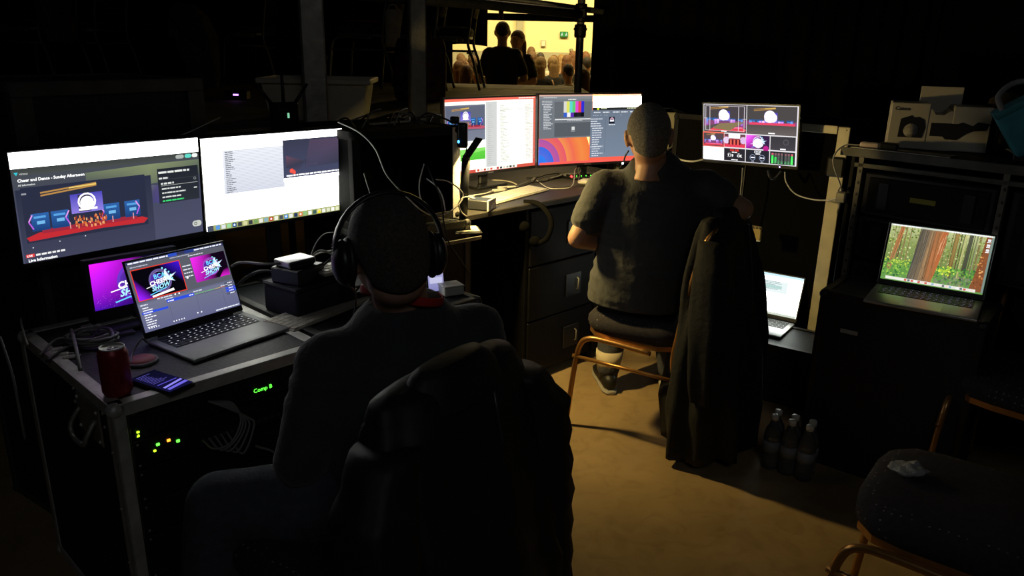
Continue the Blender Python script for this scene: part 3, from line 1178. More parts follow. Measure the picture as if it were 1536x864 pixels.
def draw_vimeo(s):
    """stream page with the stage picture"""
    s.rect(0, 0, 1, 1, '404459', '4b4e66')
    s.rect(0, .17, 1, .50, '474c52', '42455a')
    # blurred backdrop light along the top right
    A, B, C = glow('848f6a'), glow('474c52'), glow('6b7660')
    s.k += 1
    s.quad([s.pt(.35, .36), s.pt(.68, .42), s.pt(.70, .22), s.pt(.35, .24)], [B, C, A, C])
    s.quad([s.pt(.68, .42), s.pt(1, .38), s.pt(1, .22), s.pt(.70, .22)], [C, B, C, A])
    s.quad([s.pt(.66, .60), s.pt(.74, .62), s.pt(.74, .44), s.pt(.66, .42)], [glow('41445c'), glow('4a4480'), glow('514a78'), C])
    s.rect(0, 0, 1, .142, 'ffffff', 'fbfff8')
    s.words(.07, .045, .2, .006, 'e8ede8')
    s.rect(0, .142, 1, .20, '3d413f', '484c4b')
    s.poly([(.012, .175), (.032, .175), (.022, .205)], '35c8d8')
    s.text('vimeo', .036, .20, .02, 'c8ccc8', .01)
    s.text('Cheer and Dance - Sunday Afternoon', .024, .262, .026, 'ffffff', .03)
    s.text('All Information', .024, .298, .016, 'e8ece8', .02)
    s.rect(.006, .33, .70, 1.0, '2d3145', '3f4258')
    stage_picture(s, .03, .315, .665, .82, '2b2f44', detail=2)
    s.rect(.03, .36, .052, .375, '9a9ca4')
    # right column panel
    s.rect(.735, .275, .985, .63, '22262f', '2b2f38')
    s.words(.742, .305, .93, .020, 'e8ece8', 1)
    s.words(.742, .365, .80, .017, 'dfe3df', 1)
    s.rect(.745, .388, .98, .392, '3c4149')
    s.words(.752, .420, .83, .018, 'dfe3df', 1)
    s.disc(.962, .41, .008, 'aab0b0', .006, 12)
    s.rect(.752, .448, .978, .452, 'b8bdb8')
    for k, L in enumerate((.87, .90, .87)):
        s.words(.755, .475 + k * .043, L, .014, 'dfe3df', 1)
    s.words(.755, .60, .885, .014, '3fe07a', 1)
    s.rect(.952, .50, .972, .512, 'dfe3df')
    # header buttons
    for (x, wd, c) in ((.862, .045, 'aeb4b0'), (.918, .036, '62d8c8'), (.962, .03, 'f0f4f0')):
        s.disc(x, .172, .011, c)
        s.disc(x + wd - .016, .172, .011, c)
        s.rect(x, .152, x + wd - .016, .192, c)
    for (x, y, r, c) in ((.945, .895, .018, 'c8ccc4'), (.968, .895, .018, 'c8ccc4')):
        s.disc(x, y, r, c)
    s.rect(.945, .863, .968, .927, 'c8ccc4')
    s.disc(.948, .895, .010, '5a5e60', .006, 12)
    for (x, y) in ((.18, .84), (.31, .83), (.05, .86)):
        s.disc(x, y, .003, 'e8e8f0', 0, 8)
    s.rect(.012, .915, .052, .945, 'e84040')
    s.text('LIVE', .016, .94, .018, 'ffffff', .02)
    s.words(.058, .922, .20, .018, 'f0f0f0', 1)
    s.text('Live Information', .020, .988, .026, 'ffffff', .03)


def draw_white(s):
    s.rect(0, 0, 1, 1, 'fdfff2')
    s.rect(.0, 0, 1, .05, 'ffffff')
    s.rect(.13, .14, .55, .62, 'e4e7ee', 'd8dce8')
    for k in range(28):
        s.rect(.14, .15 + k * .0166, .54, .153 + k * .0166, 'b4bac8')
    for k in range(22):
        s.words(.145, .155 + k * .0208, .21, .009, '70767e', s.rng.uniform(.4, 1))
    s.rect(.54, .08, 1, .52, '3a3c50', '454a66')
    K, Rr, D = glow('3a3c50'), glow('6a4a5c'), glow('45445e')
    s.k += 1
    s.quad([s.pt(.70, .42), s.pt(.98, .40), s.pt(.98, .10), s.pt(.74, .10)], [D, K, glow('54465e'), glow('50445a')])
    s.quad([s.pt(.56, .40), s.pt(.66, .44), s.pt(.70, .34), s.pt(.56, .26)], [K, D, K, Rr])
    s.quad([s.pt(.70, .38), s.pt(.80, .40), s.pt(.80, .36), s.pt(.70, .32)], [K, glow('6a6480'), K, K])
    for (x, y, r) in ((.60, .44, .016), (.615, .455, .014), (.62, .465, .010)):
        s.disc(x, y, r, 'd84a40', 0, 14, c2='ff6050')
    s.words(.56, .485, .985, .018, 'ffffff', 1)
    s.rect(.54, .52, 1, .56, 'ffffff')
    s.words(.56, .535, .9, .006, 'c0c4c0', .9)
    # dock
    s.rect(0, .935, .11, 1, '4a5264')
    s.rect(.04, .935, 1, 1, 'a8b070', '98a060')
    s.rect(.11, .93, .965, .935, 'd8dcb0')
    cols = ['5a9ae0', 'dfe6e8', '9ad8a0', '1a4a8a', '40444a', 'd8d4a0', '3a3e48', '7aa060', 'e8e8e0', '8ab0c0', 'c83a28', 'f0f0e0', '4a5058', '3a8ad8', 'e8ece8', '2a3a60', 'e07840',
            '90c080', 'f0f4f0', '40605a', 'f0e8b0', 'f0f0e8', 'e0e4c8', 'f8f8f0', 'e8ecc8']
    for k, c in enumerate(cols):
        x = .055 + k * .0366
        s.rect(x, .945, x + .027, .992, c)
        if k in (3, 10, 13, 16, 20):
            s.disc(x + .0135, .968, .007, 'ffffff', .003, 8)
        if k == 3:
            s.text('Ps', x + .006, .98, .02, '9ac8ff')
    s.poly([(.785, .99), (.80, .945), (.815, .99)], 'f0e020')
    s.rect(.965, .90, .985, .93, '6a6e60')


def draw_purple(s):
    logo_picture(s, 0, 0, 1, 1, left='e01cff', right='0b0a2c', low='4a10b0', ring='6a38c8')
    rg = random.Random(9)
    for k in range(30):
        s.disc(rg.uniform(.03, .4), rg.uniform(.7, .98), .0022, 'f08cff', 0, 5)


def draw_obs(s):
    """streaming software with preview and programme pictures"""
    s.rect(0, 0, 1, 1, '6c6f86', '5f6280')
    s.rect(0, 0, 1, .045, '35395a')
    s.words(.02, .012, .42, .022, 'e8ecf8', 1)
    s.rect(.41, 0, .50, .05, '3050c0')
    s.rect(.58, 0, .70, .05, '2a3a80')
    s.words(.68, .012, .98, .020, 'e8ecf8', 1)
    s.rect(0, .045, 1, .58, '5a5c68')
    s.words(.03, .075, .2, .012, 'c8cce0', 1)
    s.words(.42, .06, .62, .012, 'b8bcd0', 1)
    s.rect(.022, .115, .505, .565, 'e83a28')
    logo_picture(s, .030, .127, .497, .553, ring='6a5a9c', blue=True, banner=True)
    logo_picture(s, .615, .125, .985, .50, left='f42cf0', right='120618', low='c020c0', ring='a048c0')
    K = glow('120618')
    s.k += 1
    s.quad([s.pt(.87, .50), s.pt(.985, .50), s.pt(.985, .38), s.pt(.93, .40)], [glow('e020d0'), glow('d020c8'), K, K])
    s.words(.60, .085, .76, .012, 'e0e4f0', 1)
    for k in range(4):
        s.words(.515, .215 + k * .052, .60, .016, 'e4e8f4', 1)
        s.rect(.515, .24 + k * .052, .60, .244 + k * .052, '44464f')
    s.disc(.535, .395, .010, 'ffffff', 0, 12)
    s.words(.19, .575, .34, .018, 'd8dcec', 1)
    s.disc(.37, .583, .008, 'ffffff', 0, 8)
    s.disc(.41, .583, .008, 'ffffff', 0, 8)
    s.rect(0, .60, 1, 1, '71748c', '63668a')
    s.words(.02, .615, .09, .016, 'e0e4f0', 1)
    for k in range(9):
        if k == 2:
            s.rect(.015, .652 + k * .034, .27, .684 + k * .034, '2f50e0')
        s.words(.03, .66 + k * .034, .14, .014, 'eef0fa', s.rng.uniform(.5, 1))
    s.words(.26, .612, .34, .012, 'd8dcec', 1)
    s.rect(.27, .63, .55, .672, '2f50e0')
    s.words(.28, .65, .34, .012, 'ffffff', 1)
    s.words(.50, .645, .54, .012, 'ffffff', 1)
    s.words(.55, .61, .64, .014, 'e0e4f0', 1)
    for k in range(26):
        c = '6ad060' if k < 17 else ('d8c040' if k < 22 else 'e06040')
        s.rect(.56 + k * .0125, .648, .567 + k * .0125, .660, c)
    s.rect(.56, .672, .84, .676, '30343f')
    s.words(.84, .632, .92, .012, 'e0e4f0', 1)
    for k in range(5):
        c = '2f50e0' if k in (2, 3) else '565a70'
        s.rect(.885, .60 + k * .040, .995, .632 + k * .040, c)
        s.words(.92, .61 + k * .04, .97, .012, 'eef0fa', 1)
    for x in (.28, .56, .84):
        s.rect(x, .69, x + .003, .97, '565a70')
    for k in range(5):
        s.disc(.04 + k * .022, .955, .005, 'ffffff', 0, 8)
        s.disc(.28 + k * .026, .952, .006, 'ffffff', 0, 8)
    s.disc(.53, .93, .007, 'ffffff', 0, 8)
    s.disc(.57, .93, .007, 'ffffff', 0, 8)
    s.words(.72, .965, .98, .016, 'e8ecf8', 1)


def draw_sheet(s):
    s.rect(0, 0, 1, 1, 'e86a50', 'd85848')
    s.rect(0, 0, 1, .03, 'f06a58')
    s.words(.80, .008, .98, .012, 'ffe8e0', 1)
    s.rect(.01, .035, .965, .955, 'f2f3ea')
    s.rect(.0, .035, .43, .955, 'eef4e4')
    s.rect(.0, .045, .43, .07, 'fffff4')
    s.rect(.0, .08, .43, .56, '6e7484', '7c8294')
    stage_picture(s, .01, .10, .43, .42, '62687a', 'c05a70')
    s.rect(.0, .56, .43, .94, 'f2f6e8')
    s.words(.02, .59, .3, .012, 'c8ccbc', 1)
    s.rect(.0, .67, .425, .82, '6ad84a', '58c83c')
    s.poly([(.0, .67), (.425, .66), (.425, .70), (.2, .74), (.0, .73)], '90e86c')
    lines_of(s, .02, .84, .35, .93, 5, .008, 'c8ccb8', (.5, .95))
    s.rect(.43, .05, .55, .94, 'd4d6d4')
    lines_of(s, .45, .09, .53, .92, 30, .006, 'b4b6b4', (.3, .9))
    s.rect(.565, .10, .567, .90, 'b0b2a8')
    for k in range(38):
        s.rect(.57, .105 + k * .0208, .96, .108 + k * .0208, 'c4c8be')
        s.words(.58, .110 + k * .0208, .68, .007, 'b8baae', s.rng.uniform(.3, 1))
        s.words(.86, .110 + k * .0208, .96, .007, 'c4b8ae', s.rng.uniform(.3, 1))
    s.rect(.57, .165, .96, .170, '9a9c94')
    s.rect(.30, .945, .76, .985, 'f4efe0')
    for k, c in enumerate(['e04a3a', 'e8e0d0', 'c85040', 'd0d4c8', 'e86050', 'f0f0e8', 'c03a30', '404448', 'e8dcc8', 'b0b4a8', '30343a', '808478']):
        s.rect(.315 + k * .036, .950, .341 + k * .036, .980, c)


def draw_edit(s):
    """desktop with the colourful wallpaper, colour bars in a dark window, file list"""
    O = hexc
    s.rect(0, 0, 1, 1, 'f08850', 'e0604a')
    s.k += 1
    s.quad([s.pt(0, 1), s.pt(.30, 1), s.pt(.16, .62), s.pt(0, .62)], [O('3a7ae0'), O('7a60c0'), O('f09040'), O('e8885a')])
    s.quad([s.pt(.30, 1), s.pt(.5, 1), s.pt(.38, .62), s.pt(.16, .62)], [O('7a60c0'), O('e05a5a'), O('f0a048'), O('f09040')])
    s.quad([s.pt(.5, 1), s.pt(1, 1), s.pt(1, .62), s.pt(.38, .62)], [O('e05a5a'), O('f05a40'), O('f07858'), O('f0a048')])
    for (r, c, c2) in ((.52, 'f0763c', 'f08a48'), (.44, 'f08c44', 'ee6e4c'), (.36, 'ec6a54', 'f09450'), (.28, 'e4586c', 'e87058'), (.21, 'a858a8', 'd0588c'), (.15, '3a6ae0', '5a70d8'), (.08, '2f80f0', '3a70e0')):
        s.disc(.0, 1.0, r, c, r - .085 if r > .09 else 0, 26, -pi / 2, 0, c2=c2)
    s.rect(.5, .60, 1, 1, 'ec6048', 'f05a44')
    s.rect(0, 0, 1, .022, 'd8b0a0')
    s.quad([s.pt(.52, .10), s.pt(1, .10), s.pt(1, .0), s.pt(.52, .0)], [O('f8a050'), O('4a60d0'), O('e0906a'), O('f09050')])
    s.rect(.0, .022, .52, .62, '787e84', '70767c')
    s.rect(.0, .022, .52, .06, '84898e')
    s.words(.04, .035, .30, .010, 'c8ccd0', .5)
    s.words(.28, .062, .36, .014, 'e8e8e8', 1)
    s.rect(.02, .075, .13, .58, '70767e')
    for k in range(18):
        s.words(.025 + (.015 if k > 2 else 0), .085 + k * .023, .13, .009, 'e0e4e8', s.rng.uniform(.5, 1))
    s.rect(.145, .10, .51, .335, '646a70')
    bars = ['d8d8d0', 'e0e060', '60d8d0', '60d070', 'e050d0', 'e04050', '3030d0']
    for k, c in enumerate(bars):
        s.rect(.235 + k * .0285, .095, .2635 + k * .0285, .255, c)
    for k, c in enumerate(['3a60c8', 'f0f0f0', '6030b0', '181a20', '20222a', '101218']):
        s.rect(.235 + k * .0333, .255, .2683 + k * .0333, .32, c)
    s.rect(.15, .345, .50, .36, 'e8e8e8')
    s.words(.27, .365, .42, .012, 'b8bcc0', 1)
    s.rect(.145, .40, .51, .60, '585d64')
    s.rect(.315, .46, .345, .51, 'd8dcd8')
    s.words(.31, .52, .35, .010, 'c8c8c8', 1)
    s.rect(.52, .03, 1, .19, 'fffef0', 'fffff8')
    s.rect(.52, .19, 1, .23, '2c2e30')
    s.disc(.572, .208, .012, 'd8e840', 0, 12)
    s.words(.60, .20, .66, .012, 'e8ecc0', 1)
    s.words(.86, .20, .97, .012, 'e8ecc0', 1)
    s.rect(.50, .23, 1, .93, '6c7888', '78869a')
    for x in (.53, .62, .72, .80, .89):
        s.words(x, .255, x + .065, .012, 'eceff4', 1)
    for x in (.53, .55, .57, .60, .64, .66, .80, .93, .95, .98):
        s.disc(x, .305, .003, 'eceff4', 0, 6)
    s.rect(.645, .34, .648, .86, '5a6474')
    for k in range(17):
        if k == 12:
            s.rect(.495, .345 + k * .034, .63, .372 + k * .034, '9aa4b0')
        s.words(.50 + (.015 if k > 3 else 0), .352 + k * .034, .63, .012, 'e4e8f0', s.rng.uniform(.5, 1))
    s.rect(.68, .33, .735, .43, '181c28')
    s.disc(.708, .37, .018, 'e0b0c8', .008, 10)
    s.rect(.688, .375, .728, .40, 'f0f0f8')
    s.words(.675, .44, .74, .011, 'e8ecf4', 1)
    s.rect(0, .965, 1, 1, 'f05a50')


def draw_multi(s):
    s.rect(0, 0, 1, 1, 'e8e4e8')
    g = .007

    def cell(x0, y0, x1, y1):
        return (x0 + g, y0 + g * 1.4, x1 - g * .2, y1 - g * .3)
    c = cell(0, 0, .475, .495)
    stage_picture(s, *c, bg='4a4448', floor='e84a58', blown=True)
    m = sub(s, *c)
    s.poly([m(.22, .86), m(.35, .68), m(.98, .58), m(.62, .92)], '8a7a58')
    s.poly([m(0, .98), m(0, .80), m(.22, .72), m(.40, .66), m(.10, .96)], '5a5452')
    for (a, b_, q, d) in ((.04, .04, .96, .05), (.04, .93, .96, .94), (.04, .04, .05, .94), (.95, .04, .96, .94), (.14, .04, .15, .94), (.82, .04, .83, .94), (0, .49, .09, .50), (.92, .49, 1, .50)):
        s.rect(*m(a, b_), *m(q, d), 'f0e8f0')
    s.rect(*m(.42, .93), *m(.55, .97), 'ffffff')
    c = cell(.475, 0, .99, .495)
    stage_picture(s, *c, bg='4e4a4a', floor='f04a68', blown=True)
    m = sub(s, *c)
    s.rect(*m(0, .66), *m(1, 1), '58504e', '6a6260')
    s.rect(*m(.06, .58), *m(.97, .66), 'e84868')
    s.rect(*m(.45, .92), *m(.58, .96), 'ffffff')
    c = cell(0, .50, .237, .745)
    s.rect(0, .49, .24, .755, 'f07058')
    stage_picture(s, *c, bg='5a4a50', floor='e04050', blown=True)
    c = cell(.237, .50, .475, .745)
    m = sub(s, *c)
    s.rect(c[0], c[1], c[2], c[3], '604850', 'd83c50')
    s.rect(*m(.2, 0), *m(.75, .32), 'ffffff')
    s.disc(*m(.1, .48), .035, 'e8d0f0')
    s.disc(*m(.9, .45), .035, 'e0c0e8')
    for k in range(7):
        s.rect(*m(.2 + k * .085, .42), *m(.26 + k * .085, .80), 'f06a50' if k % 2 else '501820')
    s.rect(*m(0, .80), *m(1, 1), 'e84058')
    c = cell(.475, .50, .73, .745)
    logo_picture(s, *c, left='ff60ff', right='3a2448', low='a020a0', ring='e8d8f0')
    m = sub(s, *c)
    s.disc(*m(.5, .55), .045, 'f4f0ff')
    s.rect(*m(.3, .58), *m(.7, .78), 'ffffff')
    s.disc(*m(.85, .95), .03, 'c02890', 0, 10)
    c = cell(.73, .50, .99, .745)
    s.rect(*c, '3c3a3e', '46444a')
    m = sub(s, *c)
    s.disc(*m(.62, .4), .03, '56545a', .02, 10)
    s.rect(*m(.4, .86), *m(.62, .95), 'ffffff')
    c = cell(0, .755, .237, .985)
    s.rect(*c, 'ffffff')
    s.rect(.02, .965, .15, .975, '9a9aa0')
    c = cell(.237, .755, .475, .985)
    s.rect(*c, '2c2a30')
    m = sub(s, *c)
    s.text('ON AIR', *m(.28, .22), .036, 'f03a30', .04)
    s.words(*m(.38, .27), m(.62, 0)[0], .014, 'ffffff', 1)
    s.text('7.19', *m(.17, .68), .046, 'ffffff', .03)
    s.text('OK', *m(.62, .68), .046, 'ffffff', .03)
    s.words(*m(.2, .38), m(.34, 0)[0], .010, 'e0e0e0', 1)
    s.words(*m(.66, .38), m(.76, 0)[0], .010, 'e0e0e0', 1)
    s.words(*m(.36, .88), m(.66, 0)[0], .014, 'ffffff', 1)
    c = cell(.475, .755, .73, .985)
    s.rect(*c, '2a2a32')
    m = sub(s, *c)
    s.text('STOP', *m(.36, .22), .038, 'f0f0f8', .04)
    s.words(*m(.42, .27), m(.62, 0)[0], .014, 'ffffff', 1)
    for x in (.30, .70):
        s.disc(*m(x, .60), .030, 'a0b0d0', .026, 18)
        s.words(*m(x - .08, .56), m(x + .09, 0)[0], .018, 'f0f0ff', 1)
        s.words(*m(x - .05, .90), m(x + .07, 0)[0], .010, 'd0d0e0', 1)
    c = cell(.73, .755, .99, .985)
    s.rect(*c, '262a2c')
    m = sub(s, *c)
    for k, hh in enumerate((.75, .6, .35, .30, .28, .30, .78)):
        x = .06 + k * .125 + (.03 if k > 3 else 0)
        s.rect(*m(x, .12), *m(x + .085, .95), '5a5c5a')
        s.rect(*m(x, .95 - hh * .85), *m(x + .085, .95), '40e860' if k in (0, 1, 6) else '50785a', '60ff70' if k in (0, 6) else '60a870')
        s.rect(*m(x, .12), *m(x + .085, .28), 'd86878' if k in (0, 6) else '8a6068')


def draw_forest(s):
    rg = random.Random(11)
    s.rect(0, 0, 1, 1, '9aa868', '5c7c3c')
    s.rect(0, 0, 1, .30, 'c4cc98', '8c9c5c')

    def blob(x, y, r, c, sq=1.0):
        x = max(r, min(1 - r, x))
        s.disc(x, y, r, c, 0, 6)
    for k in range(520):
        x, y = rg.random(), .03 + rg.random() * .66
        c = rg.choice(['c8d088', 'd8dca0', '8a9c50', '7a8c44', '6a7c38', 'a8b460', 'b8bc78', '849450', '98a858', 'd0b878'])
        r = rg.uniform(.004, .012)
        blob(x, max(y, .05), r, c)
    # thin far trunks
    for k in range(26):
        x = rg.uniform(.02, .97)
        wd = rg.uniform(.004, .012)
        c = rg.choice(['7a6844', '5a5034', 'a89468', '8c7850', '4a4430', 'c8b888'])
        s.poly([(x, .03), (x + wd, .03), (x + wd - .01, .74), (x - .01, .74)], c)
    for k in range(200):
        x, y = rg.random(), .05 + rg.random() * .5
        c = rg.choice(['a8b460', '8a9c50', '5c7034', 'c8d088', '6e8440'])
        blob(x, y, rg.uniform(.004, .012), c)
    s.rect(0, .64, 1, 1, '5c8a44', '6a9c50')
    for (x, wd, c, c2, lean) in ((.105, .045, 'c07848', 'a08458', .07), (.30, .014, '8a8460', '6a6448', .03), (.645, .040, 'a88c50', '6e5c34', .015), (.735, .022, 'd0d090', '98985c', .012),
                                 (.775, .042, '5e6450', '444a3c', .018), (.845, .016, 'a8ac80', '6c7050', .01)):
        s.k += 1
        s.quad([s.pt(x - lean, .82), s.pt(x - lean + wd, .82), s.pt(x + wd * .9, .03), s.pt(x, .03)], [glow(c2), glow(c2), glow(c), glow(c)])
        for j in range(8):
            u = rg.random() * .8
            s.line(x + wd * u, .03, x - lean + wd * u, .80, .0022, rg.choice([c, c2, '584830']))
    for k in range(420):
        x, y = rg.random(), rg.uniform(.63, .93)
        c = rg.choice(['7cb048', '5c9838', '3f7a38', '78a84c', '98c850', '346c3c', '70a050'])
        if .52 < x < .9 and y > .76:
            c = rg.choice(['7c8c68', 'a09870', '6c7c60', '88986c', '566a50'])
        blob(x, y, rg.uniform(.007, .015), c)
    for k in range(70):
        blob(rg.gauss(.60, .05), rg.gauss(.70, .035), rg.uniform(.005, .011), rg.choice(['d8e848', 'b8d840', '98c040', 'e8f060']))
        blob(rg.gauss(.14, .07), rg.gauss(.67, .03), rg.uniform(.005, .011), rg.choice(['b8d050', '88b040', 'c8d860', '70a040']))
    # great trunk, grey on its left side and red-brown on its right
    L_, R_, G_ = glow('55534a'), glow('a86c40'), glow('8a7458')
    s.k += 1
    s.quad([s.pt(.255, .97), s.pt(.385, .97), s.pt(.42, .03), s.pt(.315, .03)], [L_, G_, G_, L_])
    s.quad([s.pt(.385, .97), s.pt(.50, .97), s.pt(.515, .03), s.pt(.42, .03)], [G_, R_, R_, G_])
    for k in range(46):
        u = rg.random()
        xt, xb = .318 + u * .19, .260 + u * .235
        pal = ['6a665a', '46443c', '7c786c', '38362e'] if u < .45 else (['8c6c4c', 'a88058', '6a5038', 'b89468'] if u < .7 else ['b87448', '96582e', 'c88858', '7c4828'])
        v0 = rg.uniform(.03, .4)
        v1 = rg.uniform(.55, .97)
        f = lambda v: xt + (xb - xt) * (v - .03) / .94
        s.line(f(v0), v0, f(v1), v1, rg.uniform(.002, .005), rg.choice(pal))
    s.poly([(.515, .03), (.575, .03), (.56, .12), (.568, .22), (.545, .5), (.535, .62), (.515, .80), (.50, .9)], 'b86c40')
    for k in range(12):
        x = rg.uniform(.518, .560)
        v0 = rg.uniform(.03, .3)
        s.line(x, v0, x - .02, v0 + rg.uniform(.15, .35), .0035, rg.choice(['e8b890', '9c5830', 'd89868', 'a86038']))
    s.disc(.415, .88, .006, '2c2018', 0, 7)
    # right trunk
    s.poly([(.93, .03), (.98, .03), (.98, .97), (.86, .97), (.885, .75), (.905, .5)], '8a5434')
    for k in range(60):
        y = rg.uniform(.08, .95)
        x = rg.uniform(.935 - .07 * y, .972)
        s.disc(x, y, rg.uniform(.004, .011), rg.choice(['c07840', '9c5c30', '6a4024', 'e0a060', '7c4a2c', 'f0b870' if y > .6 else '8c5430']), 0, 7)
    s.rect(0, 0, 1, .030, 'c8d0c4')
    s.words(.02, .008, .30, .014, 'ffffff', 1)
    s.words(.55, .008, .98, .014, 'ffffff', 1)
    s.rect(.98, .03, 1, .98, '7c9088')
    for k in range(3):
        s.rect(.945, .06 + k * .085, .975, .10 + k * .085, 'e8ecf0')
        s.words(.942, .108 + k * .085, .978, .012, 'ffffff', 1)
    s.rect(.05, .935, .93, .985, 'e8e8e0')
    for k in range(20):
        s.rect(.24 + k * .034, .943, .264 + k * .034, .978, rg.choice(['f0f0f0', 'd86050', '6a7078', 'f0d8d0', '98b8d0', 'ffffff', 'e8e0d8', 'f0f4f4', 'e0e0dc']))


def draw_page(s):
    s.rect(0, 0, 1, 1, 'f0fffa', 'fafff0')
    s.rect(0, 0, 1, .06, 'c0e0f0')
    s.words(.05, .10, .5, .02, 'b0c8c8', 1)
    s.rect(.10, .17, .80, .46, 'e0ecec')
    lines_of(s, .13, .19, .75, .44, 7, .014, '90a8a8', (.4, .95))
    s.rect(.30, .28, .72, .36, 'b8d8d4')
    lines_of(s, .15, .52, .78, .86, 9, .014, '9ab0a8', (.4, .95))
    lines_of(s, .82, .15, .96, .55, 8, .012, 'a8b8b8', (.4, .95))
    s.rect(0, .94, 1, 1, 'd0d8c8')


C = lambda e, k=1.0: EYE + (Vector(e) - EYE) * k
monitor((-1.15, 2.195, 1.08), radians(53.3), radians(-3.5), radians(-.3), .531, .299, LZ, 'leftmost large monitor showing a dark streaming page with the red stage', draw_vimeo, standm=BLACKP)
monitor((-.81, 2.62, 1.073), radians(48.2), radians(-3.3), 0, .531, .299, LZ, 'second large monitor from the left, nearly white page with a coloured icon dock', draw_white)
mE, ME = monitor(C((-.10, 3.255, 1.163), 1.125), radians(46.5), radians(1.5), radians(-.3), .597, .336, RZ, 'curved monitor with a white spreadsheet and red edge behind the desk lamp', draw_sheet, curve=.012, brand='SAMSUNG')
mF, MF = monitor(C((.333, 3.515, 1.17), 1.125), radians(27), radians(2.5), radians(-.1), .597, .336, RZ, 'curved monitor with colour bars and orange wallpaper left of the seated man\'s head', draw_edit, curve=.012, brand='SAMSUNG')
b = MB()
b.ell((.235, -.003, .006), (.0035, .002, .0035), WHL, ME, 8, 6)
b.build('power_light', mE)
mG, MG = monitor((1.09, 3.652, 1.147), radians(-44), radians(-6), radians(2.3), .477, .268, 1.147, 'multiview monitor of many small pictures right of the seated man\'s head', draw_multi, stand='none')
b = MB()
b.box(-.05, .05, .035, .125, -.05, .05, DSTEEL, .006)
b.build('wall_bracket', mG)
b = MB()
b.ell((.16, -.002, -.008), (.0035, .002, .0035), em('led_violet', (.5, .3, 1), 6), MG, 8, 6)
b.build('power_light', mG)
# small purple monitor behind the laptop
pc = PY(129.3, 398.8, 2.02)
pb = PY(146.3, 467.5, 2.02)
hp = (pc - pb).length
wp = hp / .5625
yp = radians(50)
cc = (pc + pb) / 2 + Vector((cos(yp), sin(yp), 0)) * wp / 2
monitor(cc, yp, radians(2), radians(-1), wp, hp, LZ, 'small purple-lit monitor with the event emblem, half hidden behind the silver laptop', draw_purple, bez=.012, chin=.035, foot=(.16, .12), back=.03)


# ------------------------------------------------------------------ laptops
def laptop(loc, yaw, label, W, D, sw, sh, tilt, draw, shell=GREYSH, keyglow=None, th=.009, open_=None, bez=.006):
    """loc: middle of the hinge line on the surface; base extends to -y"""
    t = thing('laptop', label, 'laptop', loc, yaw)
    base = MB().box(-W / 2, W / 2, -D, 0, .002, .002 + th, shell, .004, seg=2).build('base', t)
    MB().box(-W * .43, W * .43, -D * .50, -D * .06, .002 + th, .0024 + th, KEYB, .0001).build('keyboard_well', base)
    b = MB()
    kz = .0024 + th
    cols, rows = 14, 6
    kw, kh = W * .85 / cols, D * .43 / rows
    for r in range(rows):
        off = 0 if r % 2 == 0 else kw * .25
        for c in range(cols):
            x = -W * .425 + c * kw + off * (1 if c < cols - 1 else 0)
            if r == 0 and 4 <= c <= 8:
                continue
            y = -D * .49 + r * kh
            x2 = min(x + kw * .86, W * .425)
            b.box(x, x2, y + kh * .08, y + kh * .88, kz, kz + .0012, KEYB, .0003)
    b.box(-W * .425 + 4 * kw, -W * .425 + 8.9 * kw, -D * .49 + kh * .08, -D * .49 + kh * .88, kz, kz + .0012, KEYB, .0003)
    b.build('keys', base)
    if keyglow:
        b = MB()
        rg = random.Random(2)
        for r in range(rows):
            for c in range(cols):
                x = -W * .425 + c * kw + kw * .38 + (0 if r % 2 == 0 else kw * .2)
                y = -D * .49 + r * kh + kh * .38
                if rg.random() < .85:
                    b.box(x, x + kw * .2, y, y + kh * .26, kz + .0011, kz + .0015, keyglow, 0)
        b.build('key_legends', base)
    MB().box(-W * .18, W * .18, -D * .94, -D * .56, .002 + th, .0023 + th, shell, .0001).build('touchpad', base)
    b = MB()
    for x in (-W * .4, W * .4):
        for y in (-D * .9, -D * .1):
            b.lathe([(0, 0), (.008, 0), (.008, .0022), (0, .0022)], BLKRUB, 10, Matrix.Translation((x, y, 0)))
    b.build('rubber_foot', base)
    M = Matrix.Translation((0, .004, .004 + th)) @ Matrix.Rotation(-tilt, 4, 'X')
    chin = bez + .012
    lh = sh + chin + bez
    lid = MB().box(-W / 2, W / 2, 0, .005, 0, lh, shell, .003, M, 2).build('lid', t)
    b = MB()
    b.box(-sw / 2 - bez, sw / 2 + bez, -.0006, 0, .002, lh - .002, KEYB, .0002, M)
    b.build('bezel', lid)
    s = Screen(sw, sh)
    draw(s)
    so = s.build(lid)
    so.matrix_local = M @ Matrix.Translation((0, -.0009, chin))
    b = MB()
    b.tube([(-W * .38, .004, .003 + th), (W * .38, .004, .003 + th)], .0045, KEYB, 8)
    b.build('hinge', t)
    return t


# silver-grey laptop on the left flight case (solved from its screen corners)
bl, br = Vector((-.99, 1.96, 0)), Vector((-.82, 2.20, 0))
mid_ = (bl + br) / 2
yawD = .96
KG = em('key_legend', (.85, .9, 1), .55)
nD = Vector((sin(yawD), -cos(yawD), 0))
lap = laptop(Vector((mid_.x, mid_.y, LZ)) + nD * .0 + Vector((0, 0, -.0)), yawD, 'grey laptop on the left flight case showing streaming software with two previews', .313, .222, .302, .196, .31, draw_obs, keyglow=KG)
LAPP = Vector((-.90 + .1, 1.75, LZ))
PK = em('key_legend_violet', (.45, .35, .8), .18)
hb = PZ(1318, 426, HZ + .012)
he_ = PZ(1471.6, 452, HZ + .012)
hm = (hb + he_) / 2
yawH = math.atan2(he_.y - hb.y, he_.x - hb.x)
lapH = laptop(Vector((hm.x, hm.y, HZ)), yawH, 'laptop with a forest wallpaper on the black case at right', .349, .241, .331, .207, radians(17), draw_forest, shell=SILVER, keyglow=PK, th=.012)
pI = PY(1193, 481, 3.46)
yI = radians(-35)
